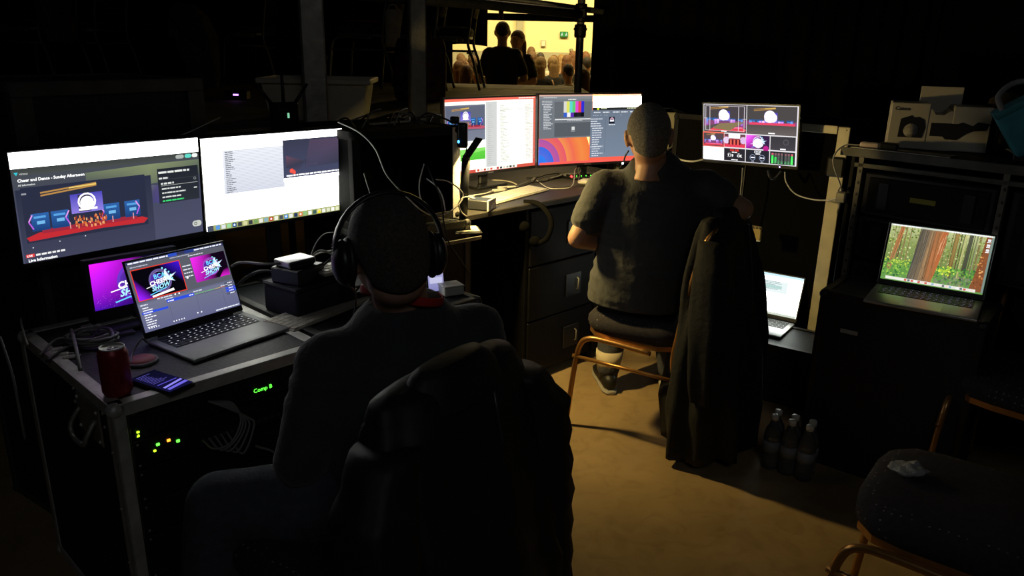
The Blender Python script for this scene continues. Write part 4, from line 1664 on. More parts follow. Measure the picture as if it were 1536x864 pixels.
lapI = laptop(Vector((pI.x, pI.y, .27)) - Vector((cos(yI), sin(yI), 0)) * .168, yI, 'laptop with a bright white page low on the floor case behind the hanging jacket', .34, .225, .331, .196, radians(18), draw_page, shell=SILVER, keyglow=KG)


# ------------------------------------------------------------------ banquet chairs
def make_chair(label, fab=SEATF, tube=GOLD, name='banquet_chair', crest=True):
    """faces +y, origin on the floor under the seat"""
    t = thing(name, label, 'chair', (0, 0, 0))
    m = MB()
    pts = []
    a, d = .215, .205
    prof = [(-.5, -1), (.5, -1), (.82, -.92), (1, -.6), (1, .4), (.93, .75), (.72, .96), (.4, 1.02), (-.4, 1.02), (-.72, .96), (-.93, .75), (-1, .4), (-1, -.6), (-.82, -.92)]
    zz = [(.430, .96), (.438, 1.0), (.462, 1.03), (.485, 1.02), (.500, .94), (.508, .78), (.511, .45)]
    i = m.mi(fab)
    rings = []
    for z, s in zz:
        rings.append([m.bm.verts.new((x * a * s, y * d * s, z)) for x, y in prof])
    n = len(prof)
    for A, B in zip(rings, rings[1:]):
        for k in range(n):
            f = m.bm.faces.new((A[k], A[(k + 1) % n], B[(k + 1) % n], B[k]))
            f.smooth = True
    m.bm.faces.new(rings[-1]).smooth = True
    m.bm.faces.new(list(reversed(rings[0])))
    seat = m.build('seat', t)
    m = MB()
    m.prism([(x * a * .985, y * d * .985) for x, y in prof], .412, .432, tube)
    m.build('seat_band', t)
    for s in (-1, 1):
        x = s * .218
        m = MB()
        m.tube(smooth_path([(x * 1.06, .245, 0.004), (x * 1.02, .225, .24), (x, .205, .36), (x, .165, .402), (x, .08, .408), (x, -.10, .402)], 6), .0115, tube, 8)
        m.build('leg', t)
        m = MB()
        m.tube(smooth_path([(x * 1.06, -.295, 0.004), (x * 1.02, -.245, .22), (x, -.195, .37), (x, -.205, .50), (x * .98, -.235, .70), (x * .93, -.27, .86)], 6), .0115, tube, 8)
        m.build('leg', t)
        m = MB()
        m.tube([(x * 1.02, .232, .315), (x * 1.02, -.215, .315)], .008, tube, 8)
        m.build('side_rail', t)
    MB().tube([(-.215, -.19, .30), (.215, -.19, .30)], .008, tube, 8).build('stretcher', t)
    m = MB()
    m.tube(smooth_path([(-.203, -.27, .86), (-.17, -.285, .90), (-.08, -.292, .915), (.08, -.292, .915), (.17, -.285, .90), (.203, -.27, .86)], 5), .0115, tube, 8)
    m.build('back_frame', t)
    m = MB()
    m.tube([(0, -.222, .58), (0, -.235, .64), (0, -.255, .74), (0, -.272, .83), (0, -.282, .885)], [(.15, .015), (.19, .025), (.195, .028), (.185, .025), (.12, .012)], fab, 20, side=(1, 0, 0))
    m.build('backrest', t)
    return t


def aim(dx, dy):
    """rotation that turns local +y towards dx, dy"""
    return math.atan2(-dx, dy)


chair2_c = Vector((.57, 2.985, 0))
chair = make_chair('bronze framed banquet chair with speckled seat under the man with headphones cord, jacket over its back')
chair['label'] = 'bronze framed banquet chair the man in the charcoal t-shirt sits on'
chair.location = chair2_c
CH2R = aim(-.84, .54)
chair.rotation_euler = (0, 0, CH2R)
ch2 = Matrix.Translation(chair2_c) @ Matrix.Rotation(CH2R, 4, 'Z')
CH1 = Vector((-.34, 1.47, 0))
CH1R = aim(-.84, .54)
ch1 = Matrix.Translation(CH1) @ Matrix.Rotation(CH1R, 4, 'Z')
dup(chair, CH1, CH1R, 'banquet chair under the man in the headset, mostly hidden by a puffer jacket')
pA, pB = PZ(1266, 745, .46), PZ(1320, 664, .46)
dirw = (pB - pA).normalized()
fwd3 = Vector((dirw.y, -dirw.x, 0))     # to the right of the edge
c3 = pA + dirw * .205 + fwd3 * .21
c3 += Vector((-.03, -.09, 0))
c3.z = 0
dup(chair, c3, aim(-fwd3.x, -fwd3.y), 'empty banquet chair with speckled seat at the bottom right, a crumpled wrapper on it')
p4 = PZ(1432, 582, .44)
dup(chair, (p4.x + .27, p4.y - .03, 0), aim(-.72, -.69), 'empty banquet chair at the right edge below the forest wallpaper laptop')

# row of chairs on the stage deck, all seen from the side
dk = make_chair('stage chair', mat('dark_seat_cloth', (.02, .02, .028), .95), mat('dull_grey_tube', (.16, .155, .14), .5, .5))
dk.name = 'stage_chair'
spots = [(590, 139, 1.0), (497, 118, .9), (411, 120, 1.0), (279, 113, .9), (164, 121, 1.0), (83, 126, 1.0)]
names = ['stage chair with a cream pouch hung on it, left of the red bag', 'stage chair behind the broad grey post', 'stage chair behind the white storage box, left of the broad post',
         'stage chair with a grey jacket over it above the second monitor', 'stage chair above the tall road case', 'stage chair at the left end with a draped garment']
for i, (px, py, k) in enumerate(spots):
    p = PZ(px, py, 1.15)
    f = Vector((-.95, .15, 0)).normalized()
    loc = p + f * .27 + Vector((.15, 1, 0)).normalized() * .22
    loc.z = 1.15
    if i == 0:
        dk.location = loc
        dk.rotation_euler = (0, 0, aim(f.x, f.y))
        dk['label'] = names[0]
        dk['group'] = 'chairs on the stage deck'
    else:
        dup(dk, loc, aim(f.x, f.y), names[i], 'chairs on the stage deck')
for j, (px, py, lab) in enumerate(((668, 137, 'stage chair whose leg stands just left of the gap under the short curtain'), (717, 136, 'stage chair nearest the man in black, its leg crossing the small lit gap'))):
    p = PZ(px, py, 1.15)
    f = Vector((-.98, .05, 0)).normalized()
    loc = p + f * .27 + Vector((0, 1, 0)) * .22
    loc.z = 1.15
    if loc.y > 7.5:
        k = 7.4 / loc.y
        loc = Vector((loc.x * k, 7.4, 1.15))
    dup(dk, loc, aim(f.x, f.y), lab, 'chairs on the stage deck')


# ------------------------------------------------------------------ cloth shapes
def cloth_loft(name, parent, rings, m, seg=72, fold=.012, nf=9, quilt=0.0, qstep=.075, thick=True, seed=0, hem=0.0):
    """rings: (centre, side vector, half width, half depth); folds ripple around"""
    b = MB()
    i = b.mi(m)
    R = []
    rows = []
    for q in range(len(rings) - 1):
        for k in range(6):
            t = k / 6
            A, B_ = rings[q], rings[q + 1]
            rows.append((A[0].lerp(B_[0], t), A[1].lerp(B_[1], t).normalized(), A[2] + (B_[2] - A[2]) * t, A[3] + (B_[3] - A[3]) * t))
    rows.append(rings[-1])
    z0 = rows[0][0].z
    for (c, s, a, d) in rows:
        up = Vector((0, 0, 1))
        v = up.cross(s).normalized()
        drop = (z0 - c.z)
        ring = []
        for k in range(seg):
            th = 2 * pi * k / seg
            fo = fold * min(1, drop * 4) * (sin(nf * th + seed + c.z * 2.0) + .5 * sin((nf * 2 - 3) * th + 1.7 * seed - c.z * 3))
            qz = quilt * (abs(sin(pi * c.z / qstep)) ** .7 - .5)
            ex = 2.6
            cc, ss = cos(th), sin(th)
            rx = (abs(cc) ** (2 / ex)) * (1 if cc > 0 else -1)
            ry = (abs(ss) ** (2 / ex)) * (1 if ss > 0 else -1)
            nv = noise.noise(Vector((cc * 2 + seed, ss * 2, c.z * 5))) * fold * 1.2
            p = c + s * (a + fo + qz + nv) * rx + v * (d + fo + qz + nv) * ry
            p.z += hem * sin(3 * th + seed) * min(1, drop * 2)
            ring.append(b.bm.verts.new(p))
        R.append(ring)
    for A, B_ in zip(R, R[1:]):
        for k in range(seg):
            f = b.bm.faces.new((A[k], A[(k + 1) % seg], B_[(k + 1) % seg], B_[k]))
            f.smooth = True
    b.bm.faces.new(R[0]).smooth = True
    b.bm.faces.new(R[-1]).smooth = True
    bmesh.ops.recalc_face_normals(b.bm, faces=b.bm.faces)
    return b.build(name, parent, True)


def remeshed(b, name, parent, voxel, world=True, disp=None, smooth=4):
    """joins the overlapping pieces of b into one continuous skin"""
    o = b.build(name, parent, world)
    md = o.modifiers.new('join', 'REMESH')
    md.mode = 'VOXEL'
    md.voxel_size = voxel
    md.use_smooth_shade = True
    ms = o.modifiers.new('soften', 'SMOOTH')
    ms.factor = .5
    ms.iterations = smooth
    dg = bpy.context.evaluated_depsgraph_get()
    me = bpy.data.meshes.new_from_object(o.evaluated_get(dg))
    mats_ = list(o.data.materials)
    o.modifiers.clear()
    o.data = me
    if not me.materials:
        for mm in mats_:
            me.materials.append(mm)
    if disp:
        for v in me.vertices:
            v.co += v.normal * disp(v.co)
    for p in me.polygons:
        p.use_smooth = True
    return o


# ------------------------------------------------------------------ people
def hand(b, wr, d, palm_n, thumb, curl=.5, s=1.0, m=SKIN):
    """wr wrist, d direction of the fingers, palm_n the way the palm faces, thumb side vector"""
    d, palm_n = d.normalized(), palm_n.normalized()
    thumb = (thumb - d * thumb.dot(d)).normalized()
    pc = wr + d * .048 * s
    b.tube([wr - d * .01, wr + d * .02 * s, wr + d * .055 * s, wr + d * .088 * s, wr + d * .097 * s], [(.024 * s, .019 * s), (.030 * s, .016 * s), (.040 * s, .015 * s), (.040 * s, .013 * s), (.034 * s, .009 * s)], m, 14, side=thumb)
    for k, (off, L) in enumerate(((.030, .072), (.010, .080), (-.011, .074), (-.030, .058))):
        p = wr + d * .086 * s + thumb * off * s
        dd = d.copy()
        pts = [p - d * .02 * s, p]
        for j, fr in enumerate((.45, .31, .24)):
            ang = curl * (.5 + .35 * j)
            dd = (dd + palm_n * ang).normalized()
            p = p + dd * L * fr * s
            pts.append(p)
        b.tube(pts, [.0088 * s, .0088 * s, .0082 * s, .0075 * s, .0062 * s], m, 8)
    p = wr + d * .022 * s + thumb * .026 * s
    dd = (d * .62 + thumb * .72 + palm_n * .25).normalized()
    pts = [p]
    for j, L in enumerate((.040, .032, .024)):
        p = p + dd * L * s
        pts.append(p)
        dd = (dd + d * .35 + palm_n * .15).normalized()
    b.tube(pts, [.014 * s, .0115 * s, .010 * s, .0075 * s], m, 8)


def frame(fwd, up=Vector((0, 0, 1))):
    f = fwd.normalized()
    r = f.cross(up).normalized()
    u = r.cross(f).normalized()
    return r, f, u


def head_shape(b, c, fwd, up, m, s=1.0):
    r, f, u = frame(fwd, up)
    R = Matrix((r, f, u)).transposed()
    P = lambda x, y, z: c + (r * x + f * y + u * z) * s
    E_ = lambda x, y, z, a, d, e: b.ell(P(x, y, z), (a * s, d * s, e * s), m, R=R, u=24, v=18)
    E_(0, -.012, .020, .074, .094, .092)       # cranium
    E_(0, .020, -.010, .068, .078, .092)       # face
    E_(0, .040, -.062, .050, .050, .050)       # jaw
    E_(0, .066, -.088, .026, .024, .020)       # chin
    E_(0, -.030, -.052, .058, .060, .050)      # nape
    b.tube([P(0, .088, .022), P(0, .102, -.004), P(0, .108, -.022)], [.008 * s, .011 * s, .016 * s], m, 8)   # nose
    E_(0, .082, .038, .052, .016, .010)        # brow
    E_(-.040, .070, -.015, .020, .018, .018)   # cheek
    E_(.040, .070, -.015, .020, .018, .018)
    E_(0, .090, -.050, .024, .010, .006)       # lips
    E_(0, .089, -.059, .021, .010, .007)
    for q in (-1, 1):                          # ears
        b.ell(P(q * .077, -.006, -.010), (.009 * s, .020 * s, .032 * s), m, R=R, u=12, v=10)
        b.ell(P(q * .084, -.012, .000), (.006 * s, .016 * s, .024 * s), m, R=R, u=12, v=10)
    return P, R


def hair_cap(b, c, fwd, up, m, s=1.0, low=-.055, grow=.004):
    """short hair hugging the skull, from forehead to nape"""
    r, f, u = frame(fwd, up)
    seg, rows = 28, 14
    i = b.mi(m)
    R = []
    for k in range(rows + 1):
        t = k / rows
        ring = []
        for j in range(seg):
            th = 2 * pi * j / seg
            # back of head goes lower than the forehead
            back = (1 - sin(th)) / 2
            zl = .062 * (1 - back) + low * back
            if abs(cos(th)) > .8:
                zl = max(zl, .004)
            ztop = .112 + grow
            ph = t * (pi / 2)
            z = ztop - (ztop - zl) * t
            z_ = (z - .020) / (.092 + grow)
            z_ = max(-.999, min(.999, z_))
            rad = sqrt(max(0, 1 - z_ * z_)) if z > .02 else (1 - .10 * ((.02 - z) / .075) ** 2)
            x = (.074 + grow) * rad * cos(th)
            y = -.012 + (.094 + grow) * rad * sin(th)
            if z <= .02 and sin(th) < 0:
                y = -.012 + (.094 + grow) * rad * sin(th) * (1 - .10 * (.02 - z) / .075)
            ring.append(b.bm.verts.new(c + (r * x + f * y + u * z) * s))
        R.append(ring)
    for A, B_ in zip(R, R[1:]):
        for j in range(seg):
            fc = b.bm.faces.new((A[j], B_[j], B_[(j + 1) % seg], A[(j + 1) % seg]))
            fc.material_index = i
            fc.smooth = True
    b.bm.faces.new(R[0]).smooth = True
    b.bm.faces.new(list(reversed(R[-1]))).smooth = True
    bmesh.ops.recalc_face_normals(b.bm, faces=b.bm.faces)


def limb(b, pts, rs, m, side=None, seg=16):
    b.tube(smooth_path(pts, 5), _spread(rs, (len(pts) - 1) * 5 + 1), m, seg, side=side)
    for p, r in ((pts[0], rs[0]), (pts[-1], rs[-1])):
        rr = r if not isinstance(r, tuple) else min(r)
        b.ell(p, (rr, rr, rr), m, u=12, v=8)


def _spread(rs, n):
    out = []
    for i in range(n):
        t = i / (n - 1) * (len(rs) - 1)
        k = min(int(t), len(rs) - 2)
        f = t - k
        a, q = rs[k], rs[k + 1]
        if isinstance(a, tuple) or isinstance(q, tuple):
            a = a if isinstance(a, tuple) else (a, a)
            q = q if isinstance(q, tuple) else (q, q)
            out.append((a[0] * (1 - f) + q[0] * f, a[1] * (1 - f) + q[1] * f))
        else:
            out.append(a * (1 - f) + q * f)
    return out


def wrinkles(amp, sc=(5, 5, 20), fine=.3, off=0.0):
    def f(co):
        q = Vector((co.x * sc[0] + off, co.y * sc[1], co.z * sc[2]))
        n1 = noise.noise(q)
        n2 = noise.noise(q * 2.3 + Vector((5, 2, 1)))
        return amp * ((1 - abs(n1) * 2.2) * .6 + fine * n2 - .3)
    return f


def shoe(name, parent, ank, d, m, sole, s=1.0, world=True):
    d = Vector((d.x, d.y, 0)).normalized()
    r = d.cross(Vector((0, 0, 1)))
    b = MB()
    a = Vector((ank.x, ank.y, 0))
    U = Vector((0, 0, 1))
    b.tube([a - d * .075 + U * .045, a - d * .04 + U * .050, a + d * .05 + U * .045, a + d * .12 + U * .036, a + d * .175 + U * .03, a + d * .195 + U * .026],
           [(.022, .026), (.036, .040), (.040, .036), (.044, .027), (.036, .020), (.014, .010)], m, 16, side=r)
    b.tube([a + U * .05, a + U * .11], [.044, .040], m, 14)
    b.tube([a - d * .085 + U * .010, a - d * .05 + U * .010, a + d * .06 + U * .010, a + d * .13 + U * .010, a + d * .19 + U * .010, a + d * .205 + U * .010],
           [(.022, .009), (.037, .009), (.041, .009), (.047, .009), (.036, .009), (.012, .008)], sole, 16, side=r)
    return b.build(name, parent, world)


def person(label, J, skin, hair, shirt, trouser, facedir, bodydir, sleeve_long=False, cat='person', chest=1.0, voxel=.0055, shirt_mat=None, wr_amp=.006, shoe_m=None, lanyard=None, belly=1.0, hs=1.0, slv=.66, hair_low=-.055, traps=0.0):
    base = Vector((J['pelvis'].x, J['pelvis'].y, 0))
    t = thing('person', label, cat, base)
    bm_ = MB()
    bd = bodydir.normalized()
    side = (J['shR'] - J['shL']).normalized()
    U = Vector((0, 0, 1))
    head_up = (J['head'] - J['neck']).normalized().lerp(U, .6).normalized()
    head_shape(bm_, J['head'], facedir, head_up, skin, hs)
    neck = J['neck']
    bm_.tube([neck - U * .06, neck, J['head'] - U * .035 - facedir.normalized() * .010], [(.075, .065), (.060, .058), (.056, .058)], skin, 18)
    pel = J['pelvis']
    mid = (J['shL'] + J['shR']) / 2
    chestc = mid - U * .12
    waist = pel.lerp(chestc, .42)
    bm_.tube([pel - U * .07, pel, waist, chestc, mid + U * .01, neck - U * .02], [(.13, .09), (.155, .11), (.14, .10 * belly), (.165 * chest, .11), (.14 * chest, .085), (.06, .055)], skin, 24, side=side)
    hands = []
    for s in 'LR':
        sh, el, wr = J['sh' + s], J['el' + s], J['wr' + s]
        limb(bm_, [mid.lerp(sh, .6), sh], [.06, .058], skin)
        limb(bm_, [sh, sh.lerp(el, .5), el], [.056, .048, .041], skin)
        limb(bm_, [el, el.lerp(wr, .35), wr], [.041, .042, .027], skin)
        hd = J.get('hand' + s, (wr - el))
        hand(bm_, wr, hd, J.get('palm' + s, Vector((0, 0, -1))), J.get('thumb' + s, side * (1 if s == 'L' else -1)), J.get('curl' + s, .35), 1.0, skin)
        hp, kn, an = J['hip' + s], J['kn' + s], J['an' + s]
        limb(bm_, [hp, hp.lerp(kn, .5), kn], [.085, .075, .055], skin)
        limb(bm_, [kn, kn.lerp(an, .3), an], [.055, .055, .036], skin)
        bm_.tube([an, Vector((an.x, an.y, .05)), Vector((an.x, an.y, .03)) + bd * .12], [(.036, .036), (.036, .034), (.03, .02)], skin, 12)
    body = remeshed(bm_, 'body', t, voxel)
    hb_ = MB()
    hair_cap(hb_, J['head'], facedir, head_up, hair, hs, low=hair_low)
    hb_.build('hair', t, True)
    # shirt
    b = MB()
    w_ = 1.0
    b.tube([pel - U * .055, pel + U * .03, waist, chestc, mid - U * .005, (mid + U * .045).lerp(neck, .25 + traps), neck + U * .008],
           [(.200 * chest, .150 * belly), (.198 * chest, .152 * belly), (.180 * chest, .142 * belly), (.195 * chest, .135), (.185 * chest, .108), (.125, .092), (.080, .074)], shirt, 30, side=side)
    for s in 'LR':
        sh, el, wr = J['sh' + s], J['el' + s], J['wr' + s]
        limb(b, [mid.lerp(sh, .45) - U * .01, sh], [.085, .074], shirt)
        if sleeve_long:
            limb(b, [sh, sh.lerp(el, .5), el], [.074, .066, .058], shirt)
            limb(b, [el, el.lerp(wr, .4), wr.lerp(el, .03)], [.058, .054, .040], shirt)
        else:
            sv = slv * (.70 if s == 'R' else 1)
            limb(b, [sh, sh.lerp(el, sv * .5), sh.lerp(el, sv)], [.076, .072, .070], shirt)
    remeshed(b, 'sweatshirt' if sleeve_long else 't_shirt', t, .008, disp=wrinkles(wr_amp), smooth=3)
    b = MB()
    b.tube([pel - U * .085, pel - U * .03, pel + U * .02], [(.165, .13), (.172, .135), (.165, .125)], trouser, 24, side=side)
    for s in 'LR':
        hp, kn, an = J['hip' + s], J['kn' + s], J['an' + s]
        limb(b, [hp, hp.lerp(kn, .5), kn], [.105, .092, .074], trouser)
        limb(b, [kn, kn.lerp(an, .35), an + U * .01], [.074, .068, .058], trouser)
    remeshed(b, 'trousers', t, .009, disp=wrinkles(.004, (12, 12, 12)), smooth=3)
    for s in 'LR':
        shoe('shoe', t, J['an' + s], J.get('toe' + s, bd), shoe_m or BLKRUB, mat('shoe_sole', (.35, .33, .29), .6))
    r, f, u = frame(facedir, head_up)
    for q in (-1, 1):
        b = MB()
        b.ell(J['head'] + r * q * .031 + f * .083 + u * .018, (.011, .011, .011), mat('eye_white', (.7, .7, .68), .3), u=12, v=8)
        b.ell(J['head'] + r * q * .031 + f * .0915 + u * .018, (.005, .004, .005), mat('eye_iris', (.05, .03, .02), .3), u=10, v=6)
        b.build('eye', t, True)
    if lanyard:
        b = MB()
        pts = []
        for k in range(25):
            th = 2 * pi * k / 24
            pts.append(neck + side * cos(th) * .082 + bd * (sin(th) * .080 + .0) + U * (.012 - .022 * (sin(th) > 0) * sin(th)) + U * (.012 - .024 * cos(th)))
        b.tube(pts[:-1], [(.010, .0022)] * 24, lanyard, 8, closed=True, side=(0, 0, 1))
        b.build('lanyard', t, True)
    return t


V = Vector
# man in the headset, seen from behind at the left desk
h1 = PY(583, 377, 1.53)
n1 = PY(603, 448, 1.57)
J1 = dict(head=h1, neck=V((n1.x, n1.y, n1.z - .01)),
          shL=PY(494, 549, 1.50), shR=PY(712, 500, 1.66),
          elL=PY(450, 690, 1.44), elR=PY(722, 640, 1.70),
          wrL=V((-.41, 1.60, .665)), wrR=V((-.30, 1.80, .70)),
          handL=V((.3, .8, -.15)), handR=V((-.7, .6, -.1)), palmL=V((.2, 0, -1)), palmR=V((0, 0, -1)), curlL=.5, curlR=.5,
          thumbL=V((.8, .5, 0)), thumbR=V((-.6, -.6, 0)),
          pelvis=V((-.215, 1.55, .575)),
          hipL=V((-.29, 1.49, .545)), hipR=V((-.15, 1.67, .545)),
          knL=V((-.62, 1.44, .56)), knR=V((-.42, 1.84, .56)),
          anL=V((-.68, 1.36, .10)), anR=V((-.46, 1.78, .10)))
m1 = person('person in a dark sweatshirt and headset seated in front, back to us', J1, SKIN2, HAIRD, SWEAT, JEANS,
            V((-.42, .90, -.06)), V((-.62, .78, 0)), True, lanyard=REDM, chest=1.04, wr_amp=.006, voxel=.005, hs=1.05, hair_low=-.068, traps=.2)

# headset
t = thing('headset', 'black over-ear headset worn by the man in the dark sweatshirt', 'headset', (h1.x, h1.y, h1.z))
r_, f_, u_ = frame(V((-.42, .90, -.06)))
b = MB()
pts, off = [], f_ * -.012
for k in range(17):
    th = pi * (k / 16)
    pts.append(h1 + off + r_ * cos(th) * .112 + u_ * (.012 + sin(th) * .112))
b.tube(pts, [(.014, .0045)] * 17, BLACKP, 8, side=f_)
b.build('headband', t, True)
for q in (-1, 1):
    b = MB()
    cpos = h1 + off + r_ * q * .098 - u_ * .012
    Rr = Matrix((r_, f_, u_)).transposed()
    b.ell(cpos, (.022, .040, .046), BLACKP, R=Rr, u=18, v=14)
    b.ell(cpos - r_ * q * .012, (.014, .044, .050), BLKRUB, R=Rr, u=18, v=14)
    b.build('ear_cup', t, True)
b = MB()
for k in range(9):
    p = h1 + off + r_ * -.110 + u_ * (.024 - .006 * k + .002) + r_ * -.006
    b.ell(p - u_ * .0, (.0035, .0035, .0018), ALU, u=8, v=6)
b.build('adjuster', t, True)
b = MB()
b.tube(smooth_path([h1 + off - r_ * .11 - u_ * .02, h1 + r_ * -.10 + f_ * .06 - u_ * .05, h1 - r_ * .06 + f_ * .12 - u_ * .07], 5), .003, BLACKP, 6)
b.ell(h1 - r_ * .06 + f_ * .122 - u_ * .07, (.008, .010, .008), BLKRUB, u=10, v=8)
b.build('microphone_boom', t, True)
b = MB()
b.tube(smooth_path([h1 - r_ * .10 - u_ * .055, PY(533, 440, 1.60), PY(530, 480, 1.66), PY(520, 520, 1.75), V((-.40, 1.84, .72)), V((-.45, 1.97, .726))], 6), .0025, BLKRUB, 6)
b.build('cord', t, True)

# man in the charcoal t-shirt
h2 = PY(973, 203, 2.88)
n2 = PY(977, 244, 2.87)
J2 = dict(head=h2, neck=n2,
          shL=PY(908, 284, 2.93), shR=PY(1056, 283, 2.90),
          elL=PY(867, 357, 2.90), elR=PY(1114, 314, 2.88),
          wrL=PY(938, 366, 3.06), wrR=PY(1060, 337, 2.86),
          handL=V((.6, .7, .02)), handR=V((-.8, .25, -.35)), palmL=V((0, 0, -1)), palmR=V((-.2, .3, -.9)), thumbL=V((.4, .6, .3)), thumbR=V((-.2, .9, .3)), curlL=.5, curlR=.5,
          pelvis=V((.535, 2.965, .60)),
          hipL=V((.475, 2.99, .57)), hipR=V((.63, 3.00, .57)),
          knL=V((.49, 3.38, .53)), knR=V((.70, 3.38, .53)),
          anL=V((.455, 3.30, .10)), anR=V((.74, 3.30, .10)), toeL=V((-.1, 1, 0)), toeR=V((.1, 1, 0)))
m2 = person('person in a charcoal t-shirt seated at the desk, one arm on the chair back', J2, SKIN, HAIRG, TSHIRT, JEANS,
            V((.04, 1, -.08)), V((-.05, 1, 0)), False, chest=1.14, wr_amp=.007, voxel=.006, belly=1.25, hs=1.03, slv=.60, hair_low=-.075, traps=.1)
# ankle sock seen under the seat
b = MB()
b.tube([J2['anL'] + V((0, 0, .00)), J2['anL'] + V((0, 0, .09))], [.054, .062], mat('cream_sock', (.60, .52, .38), .9), 16)
b.build('sock', m2, True)
b = MB()
t = thing('earpiece', 'thin black earpiece cord hanging from the ear of the man in the charcoal t-shirt', 'earpiece', h2)
a = PY(943, 226, 2.885)
b.tube(smooth_path([a, PY(938, 234, 2.90), PY(935, 244, 2.92), PY(930, 252, 2.92)], 5), .003, BLKRUB, 6)
b.build('cord', t, True)
b = MB()
b.ell(PY(934, 245, 2.915), (.004, .004, .004), WHL, u=8, v=6)
b.build('indicator_light', t, True)

# jackets over the chair backs
def jacket(label, M, ztop, zbot, W0, W1, m, quilt=0.0, fold=.014, tz=.0, name='jacket', shift=(0, 0), seed=1.0, sl=(1, 1), d1=.13):
    t = thing(name, label, 'jacket', M @ V((0, -.27, .0)))
    c = lambda z, dy=0.0, dx=0.0: M @ V((dx, -.262 + dy, z))
    s = (M.to_3x3() @ V((1, 0, 0))).normalized()
    L = ztop - zbot
    rings = [(c(ztop), s, W0 * .70, .022), (c(ztop - .012), s, W0 * .88, .042), (c(ztop - .05, -.01), s, W0, .068), (c(ztop - L * .25, -.02), s, (W0 + W1) / 2, .085),
             (c(ztop - L * .55, -.04, shift[0] * .5), s, W1 * .98, d1 * .9), (c(ztop - L * .8, -.05, shift[0]), s, W1, d1), (c(zbot, -.06, shift[0]), s, W1 * .93, d1 * .95)]
    cloth_loft('jacket_body', t, rings, m, fold=fold, quilt=quilt, seed=seed, hem=.015)
    for q in (-1, 1):
        if not sl[(q + 1) // 2]:
            continue
        rr = [(c(ztop - .07, -.03, q * W0 * .95), s, .05, .05), (c(ztop - .16, -.05, q * (W0 + .045)), s, .066, .062), (c(ztop - .38, -.07, q * (W1 + .02)), s, .06, .058), (c(ztop - .60, -.08, q * (W1 + .025)), s, .052, .05), (c(ztop - .64, -.08, q * (W1 + .025)), s, .044, .042)]
        cloth_loft('sleeve', t, rr, m, seg=28, fold=.006, nf=5, quilt=quilt * .8, seed=q + seed)
    cloth_loft('collar', t, [(c(ztop + .022, -.01), s, .085, .022), (c(ztop + .012, -.012), s, .10, .034), (c(ztop - .02, -.014), s, .125, .046), (c(ztop - .05, -.02), s, .15, .060)], m, seg=36, fold=.004, nf=4, quilt=quilt * .4, seed=seed)
    b = MB()
    b.tube(smooth_path([c(ztop - .04, -.088, .03), c(ztop - .3, -.125, .05), c(zbot + .25, -.17, .045), c(zbot + .03, -.185, .03)], 5), .0035, mat('dull_zip', (.08, .08, .08), .4, .6), 6)
    b.build('zip', t, True)
    return t


jacket('black quilted puffer jacket over the chair back in the foreground', ch1, .945, .10, .215, .25, PUFFER, quilt=.010, fold=.010, name='puffer_jacket', d1=.15)
jacket('long black jacket hanging over the chair back behind the man in the charcoal t-shirt', ch2, .940, .045, .19, .265, JKT, fold=.018, seed=2.3, sl=(1, 0), d1=.155, shift=(-.05, 0))


# ------------------------------------------------------------------ desk lamp
DL = PY(722, 343, 3.0)
lamp = thing('desk_lamp', 'slim black folding desk lamp standing in front of the white spreadsheet monitor', 'lamp', (DL.x, DL.y, 0))
hg = PY(699, 237, 2.97)
tip = PY(717, 211, 3.01)
foot = PY(694, 343, 2.97)
b = MB()
b.tube([foot, hg], [(.016, .006)] * 2, BLACKP, 10, side=(1, 0, 0))
b.build('arm', lamp, True)
b = MB()
b.tube([hg - V((0.012, 0, 0)), hg + V((.014, 0, 0))], .010, BLACKP, 12)
b.build('hinge', lamp, True)
hd = (tip - hg).normalized()
n_ = V((.48, .50, -.70))
n_ = (n_ - hd * n_.dot(hd)).normalized()
sd = hd.cross(n_).normalized()
tip2 = hg + hd * .15
Mh = Matrix((sd, hd, n_)).transposed().to_4x4()
Mh.translation = hg
b = MB()
b.box(-.019, .019, 0, .098, -.006, .003, BLACKP, .003, Mh)
b.build('head', lamp, True)
b = MB()
b.box(-.014, .014, .012, .092, .003, .0045, em('lamp_led', (1, .80, .36), 30), .0005, Mh)
b.build('led_strip', lamp, True)
area_light('desk_lamp_light', Mh @ V((0, .055, .008)), Mh @ V((0, .055, 1)), .028, .08, LAMP_POWER, (1.0, .72, .25), 175)
pl_ = PY(683, 349, 2.93)
b = MB()
Ml = Matrix.Translation((foot.x + .012, foot.y, foot.z - .004)) @ Matrix.Rotation(radians(12), 4, 'Z')
b.box(-.05, .06, -.05, .06, -.008, 0, BLACKP, .003, Ml)
b.build('base_plate', lamp, True)
MB().tube([Ml @ V((0, .02, -.008)), Ml @ V((0, .02, -.81))], .010, BLACKP, 10).build('stand_tube', lamp, True)
fz = (Ml @ V((0, .02, -.81)))
MB().lathe([(0, 0), (.09, 0), (.09, .012), (.02, .02), (.011, .03), (0, .03)], BLACKP, 24, Matrix.Translation((fz.x, fz.y, 0))).build('foot', lamp, True)
MB().tube([fz, V((fz.x, fz.y, .01))], .010, BLACKP, 10).build('lower_tube', lamp, True)
tag(MB().box(-.045, .05, -.045, .05, .0, .004, mat('cream_paper', (.62, .58, .45), .8), .0008, Ml).build('paper_note'), 'cream paper note lying at the foot of the desk lamp arm', 'paper')


def RP(px, py, dz=0.0):
    p = PZ(px, py, RZ)
    return V((p.x, p.y, RZ + dz))


def LP(px, py, dz=0.0):
    p = PZ(px, py, LZ)
    return V((p.x, p.y, LZ + dz))


